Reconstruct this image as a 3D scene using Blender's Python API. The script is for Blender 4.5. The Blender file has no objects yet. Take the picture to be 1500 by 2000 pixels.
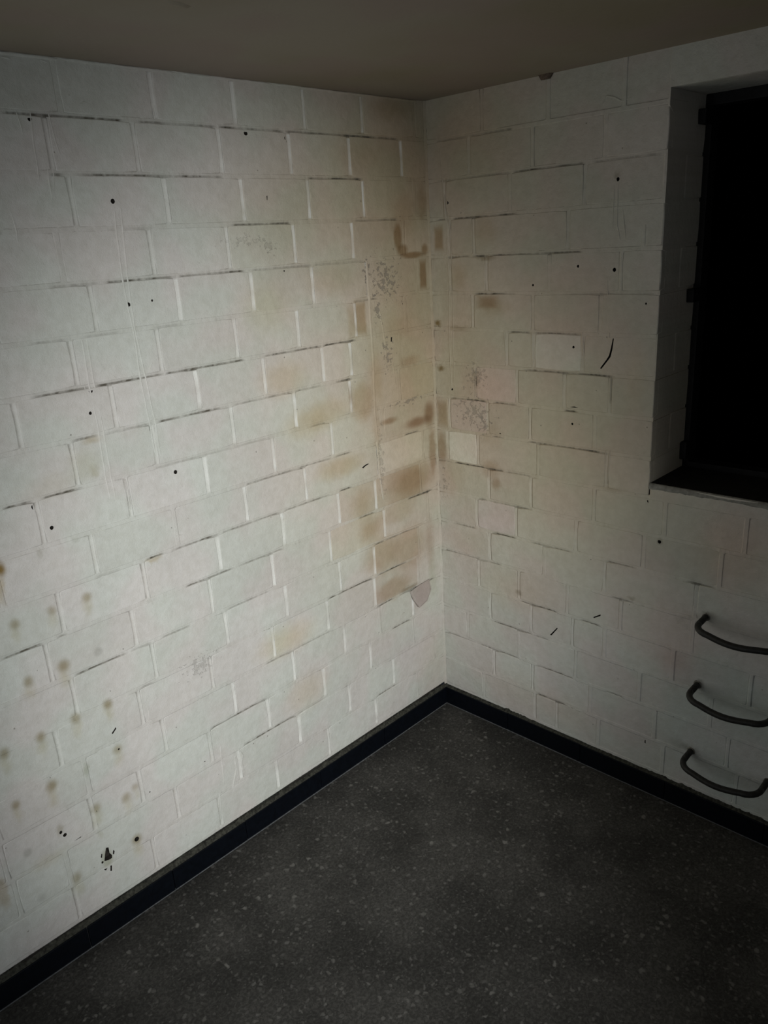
import bpy, bmesh, math, random
import numpy as np
from mathutils import Vector, noise as mnoise
from mathutils.geometry import delaunay_2d_cdt

# ------------------------------------------------------------------ camera, light, exposure
SC = bpy.context.scene
COL = SC.collection
CAM_LOC = (-2.23782, -1.91325, 1.90048)
CAM_ROT = (1.237104, 0.058498, -0.808825)
CAM_F = 1522.773
cam = bpy.data.cameras.new('camera')
cam.sensor_fit = 'VERTICAL'
cam.sensor_height = 36.0
cam.lens = CAM_F / 2000.0 * 36.0
cam.clip_start = 0.02
camo = bpy.data.objects.new('camera', cam)
camo.location = CAM_LOC
camo.rotation_euler = CAM_ROT
COL.objects.link(camo)
SC.camera = camo

world = bpy.data.worlds.new('world')
SC.world = world
world.use_nodes = True
world.node_tree.nodes['Background'].inputs[0].default_value = (0.55, 0.62, 0.72, 1)
world.node_tree.nodes['Background'].inputs[1].default_value = 0.02

# daylight beam that comes in through the doorway behind the photographer
sp = bpy.data.lights.new('daylight_beam', 'SPOT')
sp.energy = 530
sp.color = (0.985, 1.0, 0.985)
sp.spot_size = math.radians(33.5)
sp.spot_blend = 1.0
sp.shadow_soft_size = 0.16
spo = bpy.data.objects.new('daylight_beam', sp)
SPOT_POS = Vector((-2.6, -3.8, 1.6))
SPOT_AIM = Vector((-.76, 0.0, .80))
spo.location = SPOT_POS
spo.rotation_euler = (SPOT_AIM - SPOT_POS).to_track_quat('-Z', 'Y').to_euler()
spo.scale = (1.0, 1.42, 1.0)          # a doorway's beam is taller than it is wide
COL.objects.link(spo)
# soft skylight in the same doorway
ar = bpy.data.lights.new('doorway_skylight', 'AREA')
ar.shape = 'RECTANGLE'
ar.size, ar.size_y = 1.0, 1.9
ar.energy = 5.6
ar.spread = math.radians(105)
ar.color = (0.86, 0.93, 1.0)
aro = bpy.data.objects.new('doorway_skylight', ar)
aro.location = (-2.45, -3.36, 1.05)
aro.rotation_euler = (math.radians(90), 0, 0)
COL.objects.link(aro)

SC.cycles.max_bounces = 6
SC.cycles.diffuse_bounces = 4
SC.cycles.glossy_bounces = 2
SC.cycles.transmission_bounces = 0
# added weak fill light at the unseen side wall, left of the frame
aw = bpy.data.lights.new('side_fill_light', 'AREA')
aw.shape = 'RECTANGLE'
aw.size, aw.size_y = .8, 1.4
aw.energy = 4.8
aw.color = (0.95, 0.98, 1.0)
awo = bpy.data.objects.new('side_fill_light', aw)
awo.location = (-3.39, -.62, 1.0)
awo.rotation_euler = (math.radians(90), 0, math.radians(-90))
COL.objects.link(awo)
vs = SC.view_settings
SC.display_settings.display_device = 'sRGB'
vs.view_transform = 'Standard'
vs.look = 'None'
vs.exposure = 0.0
vs.gamma = 1.0
vs.use_curve_mapping = False

# ------------------------------------------------------------------ measured tables (metres on the two walls)
H = 2.34
LZ = [2.221, 2.0965, 1.972, 1.8475, 1.723, 1.5985, 1.474, 1.3495, 1.225, 1.1005, 0.976, 0.8515, 0.727, 0.6025, 0.478, 0.3535, 0.229, 0.1045]
RZ = [2.213, 2.0883, 1.9636, 1.8389, 1.7142, 1.5895, 1.4648, 1.3401, 1.2154, 1.0907, 0.966, 0.8413, 0.7166, 0.5919, 0.4672, 0.3425, 0.2178, 0.0931]
LJ = [[(0.056, 0.1), (0.303, 0.75), (0.543, 0.75), (0.794, 0.75), (1.042, 0.75), (1.289, 0.15), (1.536, 0.15), (1.783, 0.15), (2.03, 0.15)], [(0.127, 0.75), (0.368, 0.75), (0.611, 0.75), (0.855, 0.75), (1.11, 0.75), (1.332, 0.75), (1.579, 0.15), (1.826, 0.15), (2.073, 0.15)], [(0.071, 0.1), (0.318, 0.75), (0.552, 0.75), (0.799, 0.75), (1.043, 0.75), (1.299, 0.75), (1.546, 0.15), (1.793, 0.15), (2.04, 0.15)], [(0.132, 0.1), (0.379, 0.75), (0.624, 0.75), (0.867, 0.75), (1.108, 0.75), (1.355, 0.15), (1.602, 0.15), (1.849, 0.15), (2.096, 0.15)], [(0.077, 0.1), (0.324, 0.75), (0.564, 0.75), (0.8, 0.75), (1.049, 0.75), (1.294, 0.75), (1.541, 0.15), (1.788, 0.15), (2.035, 0.15)], [(0.143, 0.1), (0.39, 0.75), (0.64, 0.75), (0.876, 0.75), (1.129, 0.75), (1.369, 0.75), (1.616, 0.15), (1.863, 0.15), (2.11, 0.15)], [(0.178, 0.1), (0.425, 0.75), (0.55, 0.75), (0.789, 0.75), (1.028, 0.75), (1.286, 0.75), (1.534, 0.75), (1.781, 0.15), (2.028, 0.15)], [(0.192, 0.1), (0.439, 0.75), (0.683, 0.75), (0.925, 0.75), (1.186, 0.75), (1.416, 0.75), (1.663, 0.15), (1.91, 0.15), (2.157, 0.15)], [(0.29, 0.1), (0.537, 0.75), (0.786, 0.75), (1.037, 0.75), (1.287, 0.75), (1.53, 0.75), (1.777, 0.15), (2.024, 0.15)], [(0.079, 0.1), (0.326, 0.75), (0.669, 0.75), (0.912, 0.75), (1.162, 0.12), (1.412, 0.75), (1.659, 0.15), (1.906, 0.15), (2.153, 0.15)], [(0.102, 0.1), (0.349, 0.75), (0.532, 0.75), (0.78, 0.75), (1.031, 0.75), (1.281, 0.75), (1.528, 0.75), (1.775, 0.15), (2.022, 0.15)], [(0.067, 0.1), (0.314, 0.75), (0.586, 0.75), (0.839, 0.75), (1.08, 0.75), (1.339, 0.75), (1.584, 0.75), (1.831, 0.15), (2.078, 0.15)], [(0.13, 0.1), (0.377, 0.75), (0.552, 0.75), (0.8, 0.75), (1.041, 0.75), (1.296, 0.75), (1.539, 0.75), (1.786, 0.15), (2.033, 0.15)], [(0.139, 0.1), (0.386, 0.75), (0.624, 0.75), (0.87, 0.75), (1.116, 0.75), (1.362, 0.75), (1.609, 0.75), (1.856, 0.15), (2.103, 0.15)], [(0.181, 0.75), (0.369, 0.12), (0.556, 0.75), (0.798, 0.75), (1.047, 0.75), (1.306, 0.75), (1.553, 0.15), (1.8, 0.15), (2.047, 0.15)], [(0.186, 0.1), (0.433, 0.75), (0.671, 0.75), (0.924, 0.75), (1.16, 0.75), (1.406, 0.75), (1.559, 0.75), (1.806, 0.15), (2.053, 0.15)], [(0.067, 0.1), (0.314, 0.75), (0.555, 0.75), (0.803, 0.75), (1.063, 0.75), (1.303, 0.75), (1.655, 0.15), (1.797, 0.15), (2.044, 0.15)], [(0.177, 0.1), (0.424, 0.75), (0.675, 0.75), (0.92, 0.75), (1.16, 0.75), (1.404, 0.75), (1.654, 0.75), (1.901, 0.15), (2.148, 0.15)]]
RJ = [[(0.24, 0.12), (0.487, 0.15), (0.734, 0.15), (0.981, 0.15), (1.228, 0.15), (1.475, 0.15)], [(0.185, 0.75), (0.432, 0.15), (0.679, 0.15), (0.926, 0.15), (1.173, 0.15), (1.42, 0.15), (1.667, 0.15)], [(0.077, 0.75), (0.347, 0.12), (0.617, 0.75), (0.864, 0.15), (1.111, 0.15), (1.358, 0.15), (1.605, 0.15)], [(0.094, 0.75), (0.198, 0.75), (0.563, 0.75), (0.81, 0.15), (1.057, 0.15), (1.304, 0.15), (1.551, 0.15)], [(0.094, 0.75), (0.25, 0.75), (0.497, 0.15), (0.744, 0.15), (0.991, 0.15), (1.238, 0.15), (1.485, 0.15)], [(0.188, 0.75), (0.435, 0.15), (0.682, 0.15), (0.929, 0.15), (1.176, 0.15), (1.423, 0.15), (1.67, 0.15)], [(0.085, 0.1), (0.332, 0.75), (0.439, 0.75), (0.623, 0.75), (0.87, 0.15), (1.117, 0.15), (1.364, 0.15), (1.611, 0.15)], [(0.192, 0.75), (0.373, 0.75), (0.559, 0.75), (0.723, 0.75), (0.97, 0.15), (1.217, 0.15), (1.464, 0.15)], [(0.069, 0.75), (0.245, 0.75), (0.426, 0.75), (0.673, 0.15), (0.92, 0.15), (1.167, 0.15), (1.414, 0.15), (1.661, 0.15)], [(0.056, 0.75), (0.198, 0.75), (0.459, 0.12), (0.721, 0.75), (0.968, 0.15), (1.215, 0.15), (1.462, 0.15), (1.709, 0.15)], [(0.247, 0.75), (0.431, 0.75), (0.678, 0.15), (0.925, 0.15), (1.172, 0.15), (1.419, 0.15), (1.666, 0.15)], [(0.187, 0.75), (0.367, 0.75), (0.614, 0.75), (0.861, 0.15), (1.108, 0.15), (1.355, 0.15), (1.602, 0.15)], [(0.247, 0.75), (0.487, 0.12), (0.727, 0.75), (1.042, 0.75), (1.289, 0.15), (1.536, 0.15)], [(0.191, 0.75), (0.378, 0.75), (0.585, 0.12), (0.792, 0.75), (1.039, 0.15), (1.286, 0.15), (1.533, 0.15)], [(0.245, 0.75), (0.433, 0.75), (0.609, 0.75), (0.736, 0.75), (0.983, 0.15), (1.23, 0.15), (1.477, 0.15)], [(0.13, 0.12), (0.377, 0.15), (0.624, 0.15), (0.871, 0.15), (1.118, 0.15), (1.365, 0.15), (1.612, 0.15)], [(0.259, 0.75), (0.441, 0.75), (0.688, 0.15), (0.935, 0.15), (1.182, 0.15), (1.429, 0.15), (1.676, 0.15)], [(0.205, 0.1), (0.452, 0.75), (0.549, 0.75), (0.724, 0.75), (0.971, 0.15), (1.218, 0.15), (1.465, 0.15)]]
LS = [(0, 1.127, 1.428, 0.8), (0, 0.855, 1.103, 0.8), (0, 0.622, 0.855, 0.9), (0, 0.132, 0.622, 0.9), (1, 0.853, 1.286, 0.8), (1, 1.306, 1.345, 0.7), (1, 0.312, 0.551, 0.9), (2, 0.627, 0.85, 0.8), (2, 0.152, 0.37, 0.5), (2, 1.09, 1.185, 0.2), (3, 1.264, 1.401, 0.4), (3, 1.044, 1.257, 0.7), (3, 0.815, 1.039, 0.9), (3, 0.56, 0.795, 0.6), (3, 0.324, 0.56, 0.4), (4, 1.369, 1.467, 0.3), (4, 1.232, 1.335, 0.3), (4, 1.053, 1.136, 0.3), (4, 0.274, 0.395, 0.8), (5, 1.333, 1.496, 0.7), (5, 1.124, 1.333, 0.9), (5, 0.851, 1.124, 0.8), (5, 0.545, 0.784, 0.95), (5, 0.39, 0.545, 1), (6, 1.336, 1.412, 0.9), (6, 1.178, 1.329, 0.6), (6, 0.944, 1.171, 0.9), (6, 0.679, 0.917, 0.5), (6, 0.56, 0.679, 0.6), (6, 0.42, 0.502, 0.8), (7, 1.534, 1.613, 0.95), (7, 1.401, 1.517, 0.9), (7, 0.932, 1.2, 0.3), (7, 0.788, 0.932, 0.3), (7, 0.551, 0.641, 0.4), (8, 0.544, 0.674, 0.6), (8, 0.444, 0.54, 0.6), (8, 0.096, 0.182, 0.8), (8, 0.656, 0.905, 0.6), (9, 0.555, 0.77, 0.6), (9, 0.457, 0.525, 0.9), (9, 1.336, 1.424, 0.2), (9, 1.199, 1.27, 1), (9, 1.017, 1.187, 0.9), (9, 0.78, 1.017, 0.55), (10, 0.352, 0.444, 0.9), (10, 0.032, 0.182, 1), (10, 0.978, 1.162, 0.8), (10, 0.783, 0.978, 0.5), (11, 0.316, 0.377, 0.9), (11, 0.089, 0.316, 0.5), (10, 1.583, 1.696, 0.9), (10, 1.52, 1.554, 0.6), (11, 1.367, 1.529, 0.85), (11, 1.292, 1.363, 1), (12, 1.301, 1.36, 0.5), (11, 1.157, 1.266, 0.4), (11, 0.855, 1.036, 0.4), (12, 0.388, 0.619, 0.95), (12, 0.2, 0.369, 0.9), (13, 0.28, 0.388, 0.9), (13, 0.04, 0.257, 1), (13, 0.608, 0.788, 0.4), (13, 0.732, 0.867, 0.4), (14, 0.197, 0.309, 0.95), (13, 0.793, 0.916, 0.5), (14, 0.918, 1.154, 0.95), (15, 0.809, 1.011, 0.8), (16, 0.296, 0.419, 1), (15, 0.665, 0.809, 0.3), (15, 1.0, 1.042, 0.8)]
RS = [(0, 0.044, 0.186, 0.4), (0, 0.186, 0.366, 0.5), (1, 0.038, 0.356, 0.3), (1, 0.356, 0.619, 0.75), (1, 0.636, 0.862, 0.4), (2, 0.027, 0.101, 0.6), (2, 0.101, 0.375, 0.75), (3, 0.072, 0.186, 0.7), (3, 0.19, 0.261, 1), (3, 0.261, 0.618, 0.9), (4, 0.194, 0.374, 0.85), (4, 0.567, 0.862, 0.3), (5, 0.332, 0.435, 0.7), (5, 0.435, 0.625, 0.7), (6, 0.394, 0.582, 0.6), (6, 0.554, 0.736, 0.85), (7, 0.071, 0.246, 1), (7, 0.264, 0.373, 0.8), (7, 0.556, 0.613, 0.9), (8, 0.415, 0.728, 0.75), (8, 0.262, 0.318, 0.8), (9, 0.079, 0.317, 0.95), (9, 0.317, 0.437, 0.4), (10, 0.193, 0.239, 1), (10, 0.239, 0.438, 0.65), (11, 0.069, 0.183, 0.8), (11, 0.255, 0.371, 0.85), (11, 0.427, 0.606, 0.6), (11, 0.724, 0.843, 0.5), (12, 0.011, 0.301, 0.5), (13, 0.375, 0.549, 0.9), (12, 0.748, 0.84, 0.5), (11, 1.007, 1.103, 0.8), (14, 0.245, 0.44, 0.9), (14, 0.44, 0.518, 0.5), (13, 0.633, 0.723, 0.8), (15, 0.009, 0.171, 0.5), (15, 0.17, 0.382, 0.7), (15, 0.452, 0.618, 0.9), (16, 0.453, 0.599, 0.9), (15, 0.742, 0.821, 0.5), (9, -0.012, 0.079, 0.3)]
LHO = [(1.3659, 2.2087, 0.0052), (0.7632, 2.2071, 0.0065), (0.6209, 2.2001, 0.0052), (1.1957, 2.0343, 0.0055), (1.3463, 1.9686, 0.0065), (1.0343, 1.9917, 0.0025), (0.3273, 2.0279, 0.0045), (1.1978, 1.7861, 0.0055), (1.1288, 1.7901, 0.003), (1.3397, 1.5875, 0.0055), (1.3519, 1.5318, 0.004), (1.2844, 1.5051, 0.004), (1.1929, 1.3882, 0.0055), (1.1361, 1.3212, 0.0058), (1.2931, 1.3377, 0.0055), (1.5383, 1.3323, 0.0066), (1.5061, 1.2669, 0.005), (0.7967, 0.2295, 0.003), (1.4497, 0.5719, 0.0028), (1.5501, 0.4162, 0.004), (1.4503, 0.2515, 0.0075), (1.653, 0.4142, 0.0045), (1.6442, 0.3995, 0.0055), (0.3273, 1.7771, 0.0045), (0.3289, 1.3796, 0.0045), (0.1539, 1.6915, 0.003), (1.1879, 0.377, 0.002), (1.3827, 0.3806, 0.002)]
RHO = [(0.089, 2.014, 0.005), (0.0907, 1.7692, 0.0045), (0.7234, 2.0312, 0.005), (0.5997, 1.7939, 0.004), (0.7225, 1.7809, 0.0055), (0.4361, 1.7388, 0.0035), (0.5895, 1.5465, 0.004), (0.7196, 1.3845, 0.0055), (0.5916, 1.2957, 0.0038), (0.0847, 1.3701, 0.0045), (0.3002, 1.2253, 0.004), (0.9128, 0.9503, 0.006), (0.372, 2.2073, 0.005), (0.8282, 1.6836, 0.003)]
LPO = [[(1.5435, 0.2844), (1.5361, 0.2811), (1.5366, 0.2609), (1.5307, 0.2492), (1.5324, 0.2315), (1.5434, 0.2338), (1.5558, 0.2447), (1.5507, 0.2634)], [(1.5629, 0.2498), (1.5575, 0.2441), (1.5619, 0.2379), (1.5655, 0.2442)], [(1.542, 0.2196), (1.5377, 0.2164), (1.5411, 0.1981), (1.5454, 0.2012)], [(1.5596, 0.2249), (1.5514, 0.217), (1.5572, 0.2118), (1.5622, 0.2193)], [(1.5599, 0.2737), (1.5571, 0.2717), (1.5603, 0.2591), (1.5635, 0.2633)], [(1.5247, 0.2637), (1.521, 0.2574), (1.5247, 0.2468), (1.5279, 0.251)], [(1.7843, 0.4854), (1.772, 0.4869), (1.7721, 0.4803), (1.7844, 0.4788)], [(1.5517, 0.5587), (1.5477, 0.5563), (1.5432, 0.5244), (1.5483, 0.5292)], [(0.6765, 1.8459), (0.6704, 1.847), (0.6722, 1.8324), (0.676, 1.8341)], [(1.6244, 0.3645), (1.6043, 0.3667), (1.6025, 0.3601), (1.6216, 0.3555)], [(0.7135, 2.0445), (0.7096, 2.0459), (0.7112, 2.0335), (0.7131, 2.0335)], [(0.4084, 1.1556), (0.3926, 1.1611), (0.3769, 1.1629), (0.3747, 1.1595), (0.3904, 1.1568), (0.4038, 1.1507)], [(0.2248, 1.5834), (0.2179, 1.5843), (0.2208, 1.5687), (0.226, 1.5694)], [(1.4608, 0.6315), (1.4459, 0.6439), (1.4453, 0.6385), (1.4586, 0.6269)]]
RPO = [[(0.7255, 1.5867), (0.729, 1.5838), (0.7254, 1.5463), (0.7203, 1.5225), (0.7121, 1.511), (0.6894, 1.4826), (0.6857, 1.4855), (0.7059, 1.5123), (0.7149, 1.527), (0.7201, 1.5492)], [(0.6908, 0.6163), (0.7179, 0.6345), (0.7181, 0.6286), (0.6929, 0.6129)], [(0.5158, 0.4887), (0.5457, 0.5279), (0.5479, 0.5244), (0.5224, 0.4887)], [(0.7231, 0.138), (0.7293, 0.1407), (0.7303, 0.1101), (0.726, 0.1148)], [(0.9032, 0.2012), (0.9067, 0.2049), (0.9075, 0.1905), (0.9037, 0.1909)], [(0.5789, 1.3494), (0.5979, 1.3546), (0.6113, 1.3475), (0.5829, 1.3446)], [(0.8631, 1.1056), (0.8681, 1.1065), (0.8684, 1.0708), (0.8647, 1.0752)]]
LRI = [([(1.1945, 2.026), (1.2027, 1.8685), (1.2016, 1.789), (1.1946, 1.7144), (1.197, 1.6013), (1.1923, 1.4897), (1.1893, 1.3815)], 0.0025, 0.0014), ([(1.1766, 2.0258), (1.1878, 1.8487), (1.1909, 1.7271), (1.1822, 1.5989), (1.1754, 1.4793), (1.1739, 1.3779)], 0.0025, 0.0013), ([(1.3381, 1.7152), (1.3408, 1.6176), (1.3387, 1.4984), (1.3412, 1.3572), (1.3393, 1.297)], 0.0025, 0.0014), ([(1.3249, 1.7136), (1.3273, 1.6089), (1.3251, 1.4956), (1.3264, 1.3505), (1.3253, 1.293)], 0.0022, 0.0012), ([(0.3211, 1.8434), (0.3187, 1.7118), (0.3184, 1.5238), (0.3262, 1.3519), (0.3226, 1.2161), (0.3202, 1.0914), (0.3099, 0.9905)], 0.0065, 0.0018), ([(0.3046, 0.989), (0.3007, 0.9378)], 0.004, 0.0015), ([(1.3935, 2.2195), (1.388, 2.1752)], 0.002, 0.0018), ([(1.3629, 2.2234), (1.3671, 2.1582), (1.3696, 2.0828)], 0.0022, 0.0018), ([(1.3198, 2.2208), (1.3152, 2.1655), (1.3083, 2.1145)], 0.003, 0.002), ([(1.3454, 2.1126), (1.3489, 2.0354)], 0.002, 0.0018), ([(1.4489, 2.0124), (1.4454, 1.974), (1.448, 1.9453)], 0.002, 0.0016), ([(1.3323, 2.1052), (1.3388, 2.061)], 0.002, 0.0014), ([(1.353, 1.604), (1.3541, 1.5348)], 0.0018, 0.0014), ([(1.1596, 0.4705), (1.1548, 0.3773)], 0.003, 0.0018), ([(1.1257, 0.3997), (1.132, 0.2524)], 0.002, 0.0014), ([(1.0597, 0.3525), (1.0478, 0.3196), (1.0557, 0.2938), (1.0515, 0.2504)], 0.004, 0.003), ([(1.0784, 0.3372), (1.0777, 0.2864), (1.1021, 0.2197)], 0.003, 0.002), ([(1.1529, 0.235), (1.1604, 0.1332)], 0.003, 0.002), ([(1.2885, 1.3379), (1.2872, 1.253)], 0.003, 0.0016), ([(1.1673, 1.6143), (1.1565, 1.6318)], 0.002, 0.0016), ([(1.2724, 1.6159), (1.2657, 1.6055)], 0.002, 0.0014), ([(1.2491, 2.2488), (1.2368, 2.2475), (1.2295, 2.2523), (1.2187, 2.2487)], 0.0022, 0.0018), ([(1.1632, 1.1392), (1.1421, 1.1325)], 0.002, 0.0016), ([(1.3417, 1.1882), (1.318, 1.1686), (1.2881, 1.162)], 0.0015, 0.0012), ([(0.4154, 0.6009), (0.4467, 0.5859), (0.4349, 0.596), (0.4464, 0.6175)], 0.0016, 0.0014), ([(0.4808, 0.8588), (0.3073, 0.8586), (0.1639, 0.8552), (0.0888, 0.8493)], 0.0048, 0.0052), ([(0.2256, 0.6183), (0.1712, 0.6201)], 0.005, 0.004), ([(1.3406, 0.6487), (1.3423, 0.6198)], 0.0018, 0.0015), ([(1.3578, 0.6087), (1.3413, 0.6158), (1.3347, 0.6052)], 0.0018, 0.0015), ([(1.4046, 2.3289), (1.3844, 2.326)], 0.003, 0.002), ([(1.3174, 2.3308), (1.3038, 2.328), (1.2955, 2.334)], 0.0025, 0.002), ([(1.2164, 2.3388), (1.191, 2.3392)], 0.0025, 0.002), ([(1.0463, 2.2524), (1.0449, 2.2269)], 0.0025, 0.002), ([(0.2759, 1.691), (0.2616, 1.6209), (0.2525, 1.5144)], 0.003, 0.0012), ([(0.2251, 1.5284), (0.2101, 1.3805)], 0.0025, 0.0012)]
RRI = [([(0.0604, 2.1874), (0.072, 2.0415), (0.0808, 1.9249), (0.0847, 1.7361), (0.0784, 1.5199), (0.0822, 1.3699)], 0.0022, 0.0012), ([(0.0766, 2.0411), (0.0968, 1.9241), (0.101, 1.736), (0.0952, 1.5207), (0.0968, 1.3711)], 0.0018, 0.001), ([(0.7111, 2.0186), (0.7127, 1.8997)], 0.0018, 0.0012), ([(0.724, 2.0175), (0.7255, 1.906), (0.7371, 1.8657)], 0.0025, 0.0014), ([(0.7409, 1.961), (0.7548, 1.8678)], 0.0018, 0.001), ([(0.7236, 1.4624), (0.7235, 1.3767)], 0.002, 0.0014), ([(0.7357, 1.4633), (0.7359, 1.3746)], 0.0025, 0.0014), ([(0.7295, 1.2239), (0.7249, 1.1109)], 0.002, 0.0014), ([(0.7133, 1.2217), (0.7168, 1.1792)], 0.002, 0.0014), ([(0.6641, 2.2321), (0.6793, 2.2534), (0.7032, 2.2459), (0.7272, 2.232), (0.7576, 2.2377)], 0.003, 0.0016), ([(0.7991, 2.2189), (0.8093, 2.1947)], 0.004, 0.0015), ([(0.1933, 1.4436), (0.1956, 1.3512)], 0.002, 0.0015), ([(0.3216, 1.6), (0.327, 1.4876)], 0.0025, 0.0012), ([(0.6981, 1.7622), (0.7137, 1.5801)], 0.0025, 0.0006), ([(0.6193, 1.6005), (0.6272, 1.5127)], 0.004, 0.0012), ([(0.4308, 1.5864), (0.4353, 1.4818)], 0.004, 0.0012)]
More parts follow.
